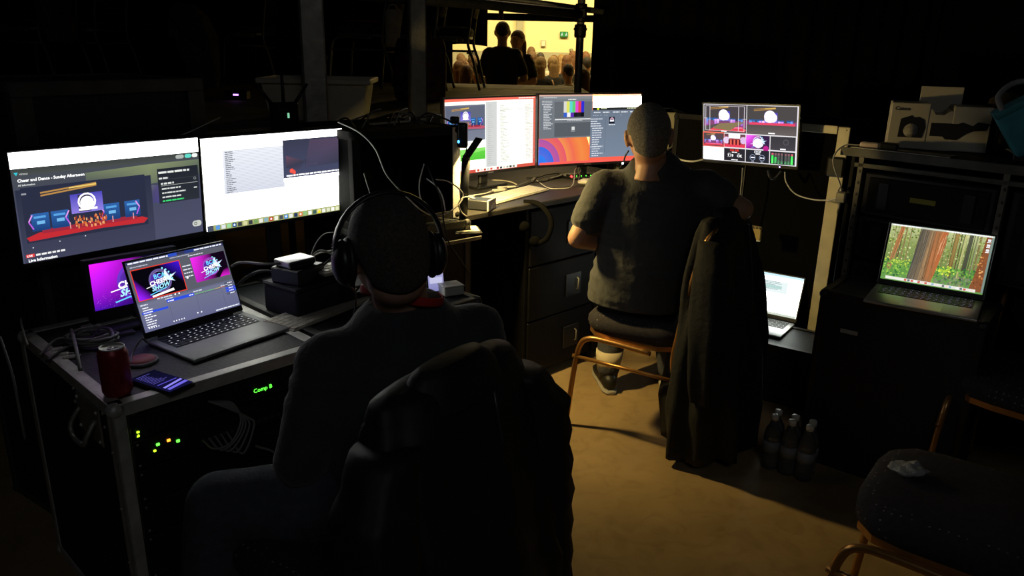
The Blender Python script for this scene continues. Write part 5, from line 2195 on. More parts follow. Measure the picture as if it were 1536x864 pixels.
def keyboard(loc, rz, W, D, label, body, key, numpad=False):
    t = thing('keyboard', label, 'keyboard', loc, rz)
    MB().box(0, W, 0, D, 0, .008, body, .003, Matrix.Rotation(radians(2.5), 4, 'X')).build('case', t)
    b = MB()
    cols, rows = (21 if numpad else 15), 6
    kw, kh = (W - .012) / cols, (D - .012) / rows
    M = Matrix.Rotation(radians(2.5), 4, 'X')
    for r in range(rows):
        c = 0
        while c < cols:
            wd = 1
            if r == 0 and c == 4:
                wd = 5
            if (r in (1, 2)) and c == 0:
                wd = 2
            x = .006 + c * kw
            b.box(x + .0008, x + kw * wd - .0012, .006 + r * kh + .001, .006 + (r + 1) * kh - .001, .008, .0105, key, .0008, M)
            c += wd
    b.build('keys', t)
    return t


ka, kb_ = RP(745.6, 307), RP(822, 286.7)
keyboard(ka, math.atan2(kb_.y - ka.y, kb_.x - ka.x), .43, .118, 'white full-size keyboard on the right desk, lit yellow by the lamp', mat('keyboard_tray', (.42, .41, .38), .45), KEYW, True)
ka, kb_ = LP(441.5, 500), LP(551, 455)
keyboard(ka, math.atan2(kb_.y - ka.y, kb_.x - ka.x), .36, .128, 'pale grey keyboard on the left desk beside the man in the headset', mat('dull_alu', (.50, .47, .40), .5), mat('pale_key', (.66, .62, .52), .5))

# things on the right desk
p = RP(727, 316)
t = thing('metal_hub', 'small black and silver metal box beside the lamp at the end of the white keyboard', 'hub', p + V((-.02, .03, 0)), radians(-18))
MB().box(-.045, .045, -.035, .045, .003, .042, BLACKP, .003).build('body', t)
MB().box(-.052, -.045, -.042, .052, .0, .046, ALU, .002).build('end_plate', t)
MB().box(.045, .052, -.042, .052, .0, .046, ALU, .002).build('end_plate', t)
p = RP(866, 281)
t = thing('mouse_mat', 'grey mouse mat on the right desk by the seated man\'s elbow', 'mouse mat', p + V((-.05, .12, 0)), radians(27))
MB().box(-.13, .13, -.10, .10, 0, .003, mat('grey_mat', (.10, .095, .085), .8), .001).build('pad', t)
p = RP(884, 281)
t = thing('mouse', 'pale computer mouse on the grey mat', 'mouse', (p.x, p.y + .05, RZ + .003), radians(70))
MB().tube([(0, -.052, .010), (0, -.045, .013), (0, -.01, .018), (0, .03, .015), (0, .05, .010)], [(.012, .008), (.026, .012), (.030, .016), (.028, .014), (.014, .008)], WHITEP, 18, side=(1, 0, 0)).build('shell', t)
MB().box(-.003, .003, .012, .03, .029, .033, GRYCAB, .001).build('wheel', t)
cable([V((p.x, p.y + .05, RZ + .01)) + V((-.05, .02, 0)), RP(870, 268, .05), RP(862, 272, .06), RP(858, 282, .01), RP(835, 284, .004), RP(820, 282, .004), RP(800, 268, .004)], .0024, WHTCAB,
      'white mouse cable looping over the right desk')
p = RP(866, 272)
t = thing('usb_hub', 'dark USB hub with one bright red and a row of green lights behind the mouse', 'usb hub', p + V((0, .10, 0)), radians(25))
MB().box(-.05, .13, -.02, .02, 0, .022, BLACKP, .004).build('body', t)
MB().ell((-.038, -.021, .013), (.006, .003, .006), REDL, u=10, v=8).build('red_light', t)
for k in range(4):
    MB().ell((-.008 + k * .028, -.021, .014), (.0028, .002, .0028), GL, u=8, v=6).build('green_light', t)
# clutter between monitors and keyboard
rg = random.Random(4)
for k, (x0, y0, x1, y1, m, lab) in enumerate(((700, 296, 760, 285, WHTCAB, 'white cable lying behind the metal hub'), (735, 290, 800, 272, GRYCAB, 'grey cable along the back of the white keyboard'),
                                              (722, 270, 775, 278, WHTCAB, 'white lead below the spreadsheet monitor'), (790, 268, 850, 262, BLKRUB, 'black cable under the colour bar monitor'),
                                              (760, 284, 830, 270, BLKRUB, 'black cable behind the keyboard number pad'))):
    a, c = RP(x0, y0, .004), RP(x1, y1, .004)
    mdp = [a.lerp(c, q) + V((rg.uniform(-.02, .02), rg.uniform(-.04, .04), .003)) for q in (.25, .5, .75)]
    cable([a] + mdp + [c], .003, m, lab)
for k, (px, py, L, lab) in enumerate(((760, 283, .09, 'white usb plug lying behind the metal hub'), (748, 287, .07, 'small white adaptor stub behind the keyboard'), (835, 268, .16, 'black remote lying under the colour bar monitor'), (800, 272, .10, 'black memory stick on the right desk'))):
    p = RP(px, py)
    m_ = WHITEP if k < 2 else BLACKP
    t = thing(('usb_plug', 'adaptor', 'remote_control', 'memory_stick')[k], lab, ('plug', 'adaptor', 'remote', 'memory stick')[k], p, radians(20 + 20 * k))
    MB().box(-L / 2, L / 2, -.010, .010, 0, .012, m_, .003).build('body', t)
    MB().box(L / 2, L / 2 + .012, -.006, .006, .003, .009, STEEL, .001).build('tip', t)

# headphones hooked on the front edge of the right desk
HPB = mat('headphone_black', (.0025, .0025, .0025), .95, spec=.0)
t = thing('headphones', 'black headphones hooked over the front edge of the right desk', 'headphones', RP(800, 306))
e = [PY(786, 303, 3.30), PY(806, 305, 3.26), PY(822, 320, 3.24), PY(827, 338, 3.23), PY(820, 358, 3.23), PY(806, 366, 3.24)]
MB().tube(smooth_path(e, 5), [(.004, .011)] * 26, mat('headband_grey', (.004, .004, .004), .95, spec=.0), 8, side=(0, 1, 0)).build('headband', t, True)
for (px, py) in ((786, 340), (803, 362)):
    b = MB()
    b.ell(PY(px, py, 3.25), (.028, .018, .024), HPB, u=16, v=12)
    b.build('ear_cup', t, True)

# things on and round the open rack box
LMt = mid.matrix_basis
TOPZ = MIDZ1 - MIDZ0


def MT(x, y, z=0):
    return LMt @ V((x, y, z))


t = thing('power_adaptor', 'black power adaptor with a blue light hanging from the corner of the open rack box', 'adaptor', PY(694, 200, 2.96))
a0 = PY(693, 200, 2.96)
MB().box(-.018, .022, -.014, .016, -.055, .04, BLACKP, .009, Matrix.Translation(a0), 3).build('body', t, True)
MB().box(-.045, -.010, -.012, .020, .035, .062, BLACKP, .006, Matrix.Translation(a0), 2).build('plug', t, True)
MB().ell(a0 + V((-.012, -.016, -.03)), (.004, .003, .006), BLUL, u=8, v=6).build('indicator_light', t, True)
for k, (pts, m, r, lab) in enumerate((
    ([PY(620, 186, 3.0), PY(640, 170, 3.02), PY(662, 176, 3.0), PY(684, 186, 2.97)], BLKRUB, .004, 'black cable arching over the top of the open rack box'),
    ([PY(700, 222, 2.97), PY(696, 250, 2.98), PY(690, 285, 2.99), PY(693, 315, 2.99)], GRYCAB, .0024, 'thin grey lead hanging below the power adaptor'),
    ([PY(507, 183, 2.70), PY(539, 199, 2.66), PY(563, 224, 2.64), PY(581, 264, 2.66), PY(615, 300, 2.70), PY(636, 318, 2.76), PY(660, 327, 2.84), PY(688, 332, 2.90)], WHTCAB, .0026, 'long white cable falling from the second monitor past the open rack box'),
    ([PY(636, 246, 2.84), PY(629, 275, 2.80), PY(632, 300, 2.78), PY(648, 318, 2.78), PY(665, 322, 2.80), PY(688, 307, 2.88), PY(694, 290, 2.92), PY(674, 273, 2.86), PY(654, 269, 2.82)], WHTCAB, .0026, 'white cable coiled in a loop in front of the open rack box'),
    ([PY(641, 250, 2.80), PY(652, 275, 2.74), PY(662, 300, 2.74), PY(666, 335, 2.76), PY(674, 365, 2.78), PY(690, 390, 2.80), PY(704, 410, 2.82)], BLKRUB, .0032, 'black cable hanging down in front of the open rack box'),
    ([PY(640, 268, 2.79), PY(655, 280, 2.76), PY(664, 296, 2.76), PY(668, 316, 2.77)], WHTCAB, .0026, 'short white cable with a knot inside the loop'),
    ([PY(700, 325, 2.95), PY(692, 318, 2.92), PY(688, 305, 2.9), PY(697, 296, 2.92), PY(712, 298, 2.98)], WHTCAB, .003, 'white cable looping round the foot of the lamp arm'),
    ([PY(514, 205, 2.78), PY(516, 225, 2.78), PY(519, 250, 2.78), PY(518, 268, 2.78)], GRYCAB, .0035, 'grey cable down the right edge of the second monitor'),
    ([PY(546, 260, 2.62), PY(552, 280, 2.6), PY(557, 296, 2.6), PY(560, 306, 2.6)], GRYCAB, .002, 'faint grey cable left of the open rack box'),
)):
    cable(pts, r, m, lab)
for k in range(9):
    x = .06 + k * .045
    a = MT(x, .08 + .03 * (k % 3), TOPZ + .006)
    c = MT(x + rg.uniform(-.12, .16), .22, TOPZ + rg.uniform(.02, .06))
    e = MT(min(.43, x + .05), .30, TOPZ + .008)
    cable([a, a.lerp(c, .5) + V((0, 0, .02)), c, e], .0035, (BLKRUB, GRYCAB, BLKRUB)[k % 3], 'tangled cable on top of the open rack box', group='tangled cables on the open rack box')
t = thing('metal_bracket', 'flat pale metal bracket lying on top of the open rack box', 'bracket', MT(.28, .20, TOPZ + .004), YM + .2)
MB().box(-.10, .10, -.012, .012, 0, .005, ALU, .001).build('bar', t)
MB().box(.09, .10, -.012, .012, .005, .02, ALU, .001).build('bent_end', t)

# grey upright and white boxes seen right of the foreground man's head
p = PZ(655, 440, LZ)
t = thing('phone_stand', 'small white phone standing upright right of the foreground man\'s head', 'phone', (p.x, p.y, LZ), radians(25))
Mt = Matrix.Translation((0, 0, .004)) @ Matrix.Rotation(radians(-12), 4, 'X')
MB().box(-.030, .030, 0, .008, 0, .075, BLACKP, .003, Mt).build('body', t)
s = Screen(.054, .066)
s.rect(0, 0, 1, 1, 'a8a8d0', '8080b8')
s.words(.1, .1, .9, .05, '404060', .9)
s.rect(.1, .3, .9, .6, 'c0c0e0')
s.build(t).matrix_local = Mt @ Matrix.Translation((0, -.0005, .004))
MB().box(-.028, .028, .0, .05, 0, .004, WHITEP, .001).build('support', t)
p = PZ(666, 444, LZ)
t = thing('white_box', 'small white plastic box beside the upright phone', 'box', (p.x + .02, p.y + .03, LZ), radians(30))
MB().box(-.035, .035, -.03, .03, 0, .028, WHITEP, .003).build('body', t)
MB().box(-.037, .037, -.032, .032, .028, .034, WHITEP, .002).build('lid', t)

# left desk: stack of devices
t = thing('black_box', 'black padded box at the bottom of the device stack beside the laptop', 'box', at(rack2, .10, .30, LZ), YL + .12)
MB().box(-.085, .085, -.08, .08, 0, .085, mat('navy_fabric', (.014, .017, .032), .8, bump=.2), .010, seg=2).build('body', t)
MB().box(-.087, .087, -.082, .082, .085, .097, mat('navy_fabric', (.014, .017, .032), .8), .005).build('lid', t)
t2 = thing('black_box', 'smaller black box in the middle of the device stack', 'box', at(rack2, .09, .30, LZ + .0975), YL + .3)
MB().box(-.06, .06, -.055, .055, 0, .048, BLACKP, .004).build('body', t2)
MB().box(-.03, .03, -.0565, -.055, .012, .036, KEYB, .001).build('port_plate', t2)
t3 = thing('capture_box', 'flat silver box on top of the device stack, cables in its sides', 'box', at(rack2, .085, .305, LZ + .146), YL + .1)
MB().box(-.05, .05, -.038, .038, .002, .022, SILVER, .004, seg=2).build('body', t3)
MB().box(-.046, .046, -.0388, -.037, .006, .018, KEYB, .001).build('port_plate', t3)
MB().box(-.045, .045, -.034, .034, 0, .002, BLKRUB, 0).build('rubber_base', t3)
B0 = at(rack2, .085, .305, LZ + .158)
exl, eyl = V((cos(YL), sin(YL), 0)), V((-sin(YL), cos(YL), 0))
for k, (a, q1, q2, e, m, r, lab) in enumerate((
    ((-.05, .0, 0), (-.09, .03, .0), (-.13, .12, -.01), (-.16, .2, -.08), GRYCAB, .0042, 'grey plugged cable entering the left side of the silver box'),
    ((-.05, .015, -.03), (-.09, .06, -.03), (-.12, .12, -.07), (-.17, .16, -.14), BLKRUB, .0045, 'black cable low on the left of the device stack'),
    ((.05, .0, .0), (.10, .01, .012), (.15, .0, -.02), (.15, -.02, -.07), GRYCAB, .0032, 'grey cable curling down right of the silver box'),
    ((.05, .01, -.006), (.12, .03, .0), (.19, .02, -.01), (.20, .0, -.06), WHTCAB, .0026, 'thin pale cable right of the silver box'),
    ((.05, -.02, -.05), (.14, -.01, -.01), (.26, .0, -.02), (.34, -.02, -.10), BLKRUB, .0045, 'thick black cable arching from the device stack towards the headset'),
    ((.07, -.03, -.12), (.14, -.05, -.10), (.20, -.03, -.12), (.30, .03, -.14), BLKRUB, .004, 'black cable lying behind the pale keyboard'),
    ((.05, .03, -.06), (.14, .09, .02), (.22, .12, .03), (.32, .10, -.02), BLKRUB, .003, 'black lead rising behind the device stack'),
)):
    W_ = lambda q: B0 + exl * q[0] + eyl * q[1] + V((0, 0, q[2]))
    cable([W_(a), W_(q1), W_(q2), W_(e)], r, m, lab)
# small pale keypad seen left of the headset
p = PZ(505, 402, LZ + .12)
t = thing('keypad', 'small cream control keypad on a dark stand left of the headset', 'keypad', (p.x, p.y, LZ), YL)
MB().box(-.05, .05, -.03, .05, 0, .11, BLACKP, .004).build('stand', t)
MB().box(-.07, .07, -.04, .06, .112, .124, CREAMP, .003).build('body', t)
b = MB()
for r in range(3):
    for c in range(5):
        b.box(-.06 + c * .025, -.04 + c * .025, -.03 + r * .028, -.008 + r * .028, .124, .127, mat('pale_key', (.42, .38, .30), .5), .001)
b.build('keys', t)
# network box under the cables
t = thing('network_switch', 'flat black network switch with a grey plug behind the pale keyboard', 'network switch', at(rack2, .30, .30, LZ), YL + .1)
MB().box(-.10, .10, -.06, .06, 0, .032, BLACKP, .004).build('body', t)
MB().box(.03, .055, -.085, -.06, .010, .024, mat('plug_grey', (.35, .35, .35), .4), .002).build('plug', t)
# usb hub low on the left desk
# soda can
p = PZ(168, 600, LZ)
can = thing('soda_can', 'dark red soda can at the near corner of the left flight case', 'can', (p.x, p.y + .030, LZ))
K = 1.0
MB().lathe([(0, .004), (.024, .004), (.026, 0), (.0285, .004), (.033, .014), (.033, .104), (.030, .112), (.0265, .118)], mat('red_can', (.28, .014, .018), .38, .2, .2, 30), 32).build('body', can)
b = MB()
b.lathe([(.0265, .118), (.0275, .1205), (.0265, .1215), (.0245, .119), (.022, .1165), (0, .1165)], ALU, 32)
b.build('lid', can)
b = MB()
b.ell((.002, .009, .1168), (.011, .008, .0005), KEYB, u=16, v=6)
b.build('opening', can)
b = MB()
b.tube([(-.004, -.012, .1195), (-.006, -.004, .1200), (0, 0, .1205), (.006, -.004, .1200), (.004, -.012, .1195)], .0016, SILVER, 6, closed=True)
b.build('pull_tab', can)
# phone
p = PZ(243, 577, LZ)
ph = thing('smartphone', 'black smartphone lying lit beside the soda can, showing a purple chat page', 'phone', (p.x, p.y, LZ), radians(62))
MB().box(-.037, .037, -.075, .075, 0, .010, BLKRUB, .005, seg=2).build('body', ph)
s = Screen(.068, .142)
s.rect(0, 0, 1, 1, '0c0c20', '14123a')
for k in range(9):
    s.words(.12, .08 + k * .055, .8, .014, '6058b8', s.rng.uniform(.5, 1))
s.rect(.12, .62, .9, .65, '5048c0')
s.poly([(.10, .78), (.95, .70), (.95, .76), (.10, .84)], '8c84f0')
s.poly([(.10, .88), (.95, .82), (.95, .90), (.10, .95)], '6c64e0')
so = s.build(ph)
so.matrix_local = Matrix.Translation((0, -.071, .0104)) @ Matrix.Rotation(-pi / 2, 4, 'X')
# pink disc, round pad
p = PZ(212, 543, LZ)
t = thing('coaster', 'pink round coaster with a dark rim behind the phone', 'coaster', (p.x, p.y, LZ), 0)
MB().lathe([(0, .004), (.034, .004), (.036, .006), (.036, .008), (0, .008)], mat('pink_face', (.45, .10, .13), .6), 32).build('face', t)
MB().lathe([(0, 0), (.040, 0), (.042, .004), (.040, .008), (.036, .008), (.036, .004), (0, .004)], GRYCAB, 32).build('rim', t)
cable([PZ(196, 548, LZ) + V((0, 0, .006)), LP(200, 535, .012), LP(214, 524, .03), LP(222, 520, .012)], .003, GRYCAB, 'grey cable curling from under the laptop by the coaster')
# cluttered back corner: cable coil, plugs, papers
p = PZ(130, 520, LZ)
t = thing('cable_coil', 'coil of black cable lying behind the soda can', 'cable', (p.x, p.y + .03, LZ))
b = MB()
pts = []
for k in range(90):
    th = k / 90 * 2 * pi * 4
    rr = .050 + .006 * sin(k * .7)
    pts.append((cos(th) * rr * 1.2, sin(th) * rr, .005 + .006 * (k / 22.5) + .002 * sin(k)))
b.tube(pts, .0045, GRYCAB, 6)
b.build('coiled_cable', t)
for k, (pts, m, r, lab) in enumerate((
    ([LP(60, 535, .004), LP(85, 520, .02), LP(110, 512, .012), LP(140, 500, .02), LP(165, 490, .006)], GRYCAB, .0035, 'grey cable along the back of the left flight case'),
    ([LP(70, 545, .006), LP(100, 530, .014), LP(128, 520, .010), LP(150, 505, .02)], BLKRUB, .004, 'black cable beside the cable coil'),
    ([LP(108, 500, .01), LP(112, 520, .04), LP(118, 545, .03), LP(121, 558, .004)], GRYCAB, .005, 'thick grey lead bending over the edge of the cable coil'),
    ([LP(34, 492, .03), LP(36, 505, .03), LP(42, 520, .006)], WHTCAB, .003, 'short pale lead at the far left corner of the desk'),
    ([PY(0, 505, 1.66), PY(18, 560, 1.6), PY(28, 610, 1.6), PY(38, 660, 1.62)], GRYCAB, .003, 'thin cable hanging at the left edge beside the flight case'),
)):
    cable(pts, r, m, lab)
for k, (px, py, lab) in enumerate(((96, 534, 'white plug lying by the cable coil'), (106, 538, 'second pale plug lying nearest the can'), (88, 526, 'pale plug farthest from the can'))):
    p = PZ(px, py, LZ)
    t = thing('cable_plug', lab, 'plug', p, radians(15 + 12 * k))
    MB().box(-.018, .012, -.006, .006, .001, .010, WHITEP, .003).build('grip', t)
    MB().box(.012, .024, -.004, .004, .003, .008, STEEL, .001).build('tip', t)
for k, (px, py, rz, lab) in enumerate(((150, 505, .7, 'lower folder of papers under the purple monitor'), (165, 498, .85, 'upper folder of papers under the purple monitor'))):
    p = PZ(px, py, LZ)
    t = thing('paper_folder', lab, 'folder', (p.x, p.y + .02, LZ + .009 * k), rz)
    MB().box(-.07, .07, -.05, .05, 0, .008, mat('grey_card', (.09, .09, .10), .8), .001).build('cover', t)
    MB().box(-.066, .072, -.046, .046, .002, .006, mat('page_edge', (.3, .3, .32), .8), .0005).build('pages', t)

# items on the deck and behind
p = PZ(470, 182, 1.15)
W_ = .47
bx = thing('storage_box', 'translucent white plastic storage box on the deck behind the broad post', 'box', (p.x, p.y + .17, 1.15), radians(4))
b = MB()
i = b.mi(CREAMP)
lo = [(-.22, -.14), (.22, -.14), (.22, .14), (-.22, .14)]
hi = [(-.25, -.165), (.25, -.165), (.25, .165), (-.25, .165)]
ins = [(-.24, -.155), (.24, -.155), (.24, .155), (-.24, .155)]
lin_ = [(-.21, -.13), (.21, -.13), (.21, .13), (-.21, .13)]
rr = []
for ring, z in ((lo, .002), (hi, .19), (ins, .19), (lin_, .01)):
    rr.append([b.bm.verts.new((x, y, z)) for x, y in ring])
for A, B_ in zip(rr, rr[1:]):
    for k in range(4):
        b.bm.faces.new((A[k], A[(k + 1) % 4], B_[(k + 1) % 4], B_[k]))
b.bm.faces.new(rr[0])
b.bm.faces.new(rr[-1])
b.build('tub', bx)
b = MB()
for (x0, x1, y0, y1) in ((-.27, .27, -.185, -.16), (-.27, .27, .16, .185), (-.27, -.245, -.16, .16), (.245, .27, -.16, .16)):
    b.box(x0, x1, y0, y1, .175, .20, CREAMP, .004)
b.build('rim', bx)
for k, x in enumerate((-.09, .02, .13)):
    t = thing('packet', ('crumpled white packet', 'rolled pale packet', 'torn pale packet')[k] + ' inside the storage box', 'packet', at(bx, x, 0, 1.162 - 1.15), .3 * k)
    MB().ell((0, 0, .07), (.04, .05, .07), CREAMP, u=14, v=10).build('packet_body', t)
# wireless radio with antennas in front of the box
p = PY(426, 165, 3.15)
t = thing('wireless_receiver', 'black wireless receiver with three aerials standing behind the second monitor', 'receiver', (p.x, p.y, 0), radians(40))
zc_ = p.z
MB().box(-.055, .055, -.02, .02, zc_ - .09, zc_ + .03, BLACKP, .005).build('body', t)
for (dx, tl, zz) in ((0.0, .0, .15), (-.045, -.5, .10), (.045, .5, .10)):
    b = MB()
    b.tube([(dx, 0, zc_ + .02), (dx + tl * .12, 0, zc_ + zz)], [.008, .006], BLKRUB, 8)
    b.build('antenna', t)
MB().box(.004, .012, -.023, -.02, zc_ - .03, zc_ - .01, em('dim_green', (.3, .8, .5), .8), .001).build('indicator_light', t)
MB().box(-.012, .012, -.012, .012, .012, zc_ - .09, BLACKP, .003).build('stand', t)
MB().lathe([(0, 0), (.12, 0), (.12, .012), (0, .012)], BLACKP, 20).build('foot', t)
t = thing('cable_bundle', 'black bundle of cable on the deck edge in front of the storage box', 'cable', (PZ(497, 180, 1.15).x, PZ(497, 180, 1.15).y + .05, 1.15))
b = MB()
pts = [(cos(k / 60 * 2 * pi * 3) * .075 * (1 + .1 * sin(k)), sin(k / 60 * 2 * pi * 3) * .04, .012 + .045 * abs(sin(k * .31))) for k in range(60)]
b.tube(pts, .009, BLKRUB, 6)
b.build('coiled_cable', t)
t = thing('power_block', 'small black device with one purple light on the deck left of the storage box', 'device', (PZ(357, 150, 1.15).x, PZ(357, 150, 1.15).y, 1.15))
MB().box(-.07, .07, -.04, .04, 0, .06, BLACKP, .005).build('body', t)
MB().box(-.014, .02, -.043, -.04, .03, .040, PURL, .001).build('indicator_light', t)

# pouch, bag and clothes on the stage chairs
yq = dk.location.y - .27
p = PY(589, 40, yq)
t = thing('pouch', 'cream zipped pouch hanging from a stage chair, catching the light', 'pouch', (p.x, yq, p.z))
CRM = mat('cream_canvas', (.82, .72, .48), .85, 0, .15, 30, .3, 80)
b = MB()
b.tube([(-.005, 0, -.15), (-.004, 0, -.13), (0, 0, -.04), (.006, 0, .06), (.008, 0, .115), (.008, 0, .125)], [(.045, .02), (.055, .034), (.058, .040), (.064, .044), (.062, .040), (.05, .03)], CRM, 16, side=(1, 0, 0))
b.build('bag_body', t)
MB().box(-.025, .045, -.050, -.038, -.045, .085, CRM, .010, seg=2).build('front_pocket', t)
b = MB()
b.tube(smooth_path([(-.03, 0, .115), (-.02, 0, .15), (.02, 0, .155), (.045, 0, .115)], 5), .005, CRM, 6)
b.build('strap', t)
p = PY(628, 90, 5.3)
t = thing('tote_bag', 'dark red patterned bag on the deck behind the second grey post', 'bag', (p.x, 5.35, 1.15), .1)
BAG = mat('dark_red_bag', (.13, .035, .030), .8, 0, .7, 14, .3, 40)
MB().tube([(0, 0, .0), (0, 0, .02), (0, 0, .2), (.01, 0, .36), (.01, 0, .40)], [(.15, .07), (.17, .085), (.18, .085), (.165, .07), (.15, .03)], BAG, 20, side=(1, 0, 0)).build('bag_body', t)
for q in (-1, 1):
    MB().tube(smooth_path([(-.07, q * .03, .39), (-.05, q * .03, .47), (.05, q * .03, .47), (.08, q * .03, .39)], 5), .008, BAG, 6).build('handle', t)
p = Vector((dk.location.x, dk.location.y - .1, 1.15 + .511))
t = thing('red_cloth', 'folded red cloth over the seat of a stage chair', 'cloth', p)
MB().tube([(-.16, 0, .016), (-.08, 0, .014), (.0, 0, .012), (.09, 0, .012), (.16, 0, .014)], [(.02, .008), (.06, .010), (.07, .012), (.06, .012), (.02, .006)], mat('red_fabric', (.30, .03, .02), .9, bump=.4), 12, side=(0, 1, 0)).build('folded_cloth', t)
for (px, py, zt, zb, wd, m, lab) in ((70, 20, 1.0, .42, .16, mat('brown_cloth', (.10, .08, .05), .9, 0, .3, 14, .5, 30), 'brown garment draped over the leftmost stage chair'),
                                     (285, 75, .62, .12, .17, mat('grey_brown_cloth', (.085, .07, .055), .9, 0, .3, 14, .5, 30), 'grey jacket with a dark strap slumped beside a stage chair above the monitors')):
    y_ = 6.2
    p = PY(px, py, y_)
    t = thing('garment', lab, 'garment', (p.x, y_, 1.15))
    s_ = V((1, .2, 0)).normalized()
    c = lambda z, dx=0: V((p.x + dx, y_, 1.15 + z))
    cloth_loft('cloth_body', t, [(c(zt), s_, wd * .4, .05), (c(zt - .08), s_, wd * .8, .08), (c(zt - .25, .02), s_, wd, .10), (c((zt + zb) / 2, .04), s_, wd * .85, .10), (c(zb, .08), s_, wd * .6, .08), (c(zb - .1 if zb > .2 else 0.004, .10), s_, wd * .5, .07)], m, seg=40, fold=.02, nf=5, seed=px * .1)
    b = MB()
    b.tube(smooth_path([c(zt - .05, -wd * .7) + V((0, -.12, 0)), c(zt - .18, 0) + V((0, -.14, 0)), c(zt - .32, wd * .9) + V((0, -.10, 0))], 5), .012, BLKRUB, 8)
    b.build('strap', t, True)
for (px, y_, w_, z0, z1, lab) in ((735, 6.9, .12, 0.0, .6, ''),):
    pass

# camera box and clutter on the right cabinet
CB = at(cab, .075, .13, CZ)
cb = thing('camera_box', 'white camera carton with a cut-out picture on the right cabinet', 'box', CB, YC + radians(24))
CARD = mat('white_card', (.56, .52, .42), .5, 0, .06, 6)
W_, H_ = .345, .175
MB().box(0, .135, 0, .16, 0.002, H_, CARD, .003).build('left_block', cb)
MB().box(.215, W_, 0, .16, 0.002, H_ * .97, CARD, .003).build('right_block', cb)
b = MB()
b.prism([(.13, 0.002), (.22, 0.002), (.22, .150), (.205, .150), (.185, .135), (.155, .135), (.145, .150), (.13, .160)], 0, .155, CARD, Matrix.Translation((0, .157, 0)) @ Matrix.Rotation(pi / 2, 4, 'X'))
b.build('middle_block', cb)
Mx = Matrix.Translation((0, -.0008, 0)) @ Matrix.Rotation(pi / 2, 4, 'X')
CAMP = mat('printed_black', (.018, .017, .018), .35)
b = MB()
b.prism([(.035, .045), (.120, .045), (.128, .085), (.120, .115), (.100, .125), (.085, .122), (.075, .130), (.055, .122), (.038, .115)], -.0005, .0006, CAMP, Mx)
b.build('printed_picture', cb)
b = MB()
b.prism([(.145, .055), (.19, .055), (.20, .045), (.24, .045), (.27, .070), (.29, .080), (.33, .085), (.34, .110), (.30, .115), (.285, .100), (.25, .112), (.235, .105), (.145, .105)], -.0005, .0006, CAMP, Mx)
b.build('printed_picture', cb)
MB().tube([(.078, -.0025, .072), (.078, -.0012, .072)], .026, mat('printed_grey', (.33, .31, .27), .5, 0, .5, 60), 24).build('printed_lens', cb)
text_part('Canon', .020, CAMP, Matrix.Translation((.012, -.0006, H_ - .028)) @ Matrix.Rotation(pi / 2, 4, 'X'), 'logo_text', cb, bold=.02)
b = MB()
b.box(.045, .190, .075, .081, .002, H_ + .048, CARD, .001)
b2_ = thing('carton_flap', 'cream card standing behind the camera carton', 'card', at(cab, .10, .33, CZ), YC + radians(24))
MB().box(.0, .150, 0, .012, 0, H_ + .058, CARD, .001).build('card', b2_)
b.bm.free()
t = thing('dark_bag', 'dark brown crumpled bag behind the right half of the camera carton', 'bag', at(cab, .40, .36, CZ))
MB().tube([(0, 0, .0), (0, 0, .03), (0, 0, .12), (.0, 0, .20), (0, 0, .225)], [(.07, .05), (.09, .06), (.085, .06), (.06, .04), (.02, .02)], mat('brown_bag', (.05, .035, .02), .9, bump=.6), 18, side=(1, 0, 0)).build('bag_body', t)
t = thing('adaptor', 'white charging adaptor tinted pink as if lit on the left end of the right cabinet', 'adaptor', at(cab, .055, .03, CZ), YC + .2)
MB().box(-.035, .035, -.018, .018, 0, .026, mat('pink_lit_adaptor', (.75, .60, .52), .5), .006, seg=2).build('body', t)  # pink light on the white shell is put into its base colour
MB().box(.036, .10, -.022, .022, 0, .030, BLACKP, .005).build('black_end', t)
t = thing('tablet', 'flat dark tablet lying on the right cabinet under the camera carton edge', 'tablet', at(cab, .20, -.015, CZ), YC)
MB().box(-.20, .16, .0, .07, 0, .008, BLACKP, .002).build('body', t)
MB().box(-.20, .16, -.0015, .0, .003, .006, ALU, 0).build('metal_edge', t)
cable([at(cab, .02, .02, CZ + .012), at(cab, -.03, -.01, CZ + .006), at(cab, -.045, -.05, CZ - .05), PY(1262, 285, 3.1), PY(1252, 298, 3.2), PY(1225, 300, 3.35), PY(1195, 292, 3.45), PY(1180, 275, 3.48), PY(1177, 258, 3.50)], .0032, WHTCAB,
      'white cable sagging from the cabinet adaptor to the multiview monitor')
for k, (px0, py0, px1, py1, lab) in enumerate(((1480, 222, 1512, 228, 'pale cable lying on the cabinet right of the carton'), (1500, 230, 1536, 238, 'grey cable at the right end of the cabinet'))):
    a, c = PZ(px0, py0, CZ), PZ(px1, py1, CZ)
    cable([a + V((0, 0, .004)), a.lerp(c, .4) + V((0, .02, .02)), a.lerp(c, .7) + V((0, .02, .012)), c + V((0, 0, .004))], .004, (WHTCAB, GRYCAB)[k], lab)
p = at(cab, .555, .17, CZ)
t = thing('cool_bag', 'teal fabric bag tilted on the far right end of the cabinet', 'bag', p, YC + .35)
TEAL = mat('teal_fabric', (.045, .26, .33), .8, 0, .25, 14, .4, 50)
Mb = Matrix.Translation((0.03, 0, .14)) @ Matrix.Rotation(radians(-34), 4, 'Y')
MB().box(-.13, .16, -.08, .08, -.07, .11, TEAL, .02, Mb, 3).build('bag_body', t)
MB().box(-.132, .162, -.083, .083, .085, .112, mat('teal_lid', (.045, .22, .26), .8), .01, Mb, 2).build('lid', t)
b = MB()
b.tube(smooth_path([(-.10, -.07, .10), (-.09, -.06, .16), (-.02, -.02, .17), (.06, -.06, .12)], 5), .010, mat('grey_webbing', (.25, .25, .24), .8), 6, Mb)
b.build('handle', t)
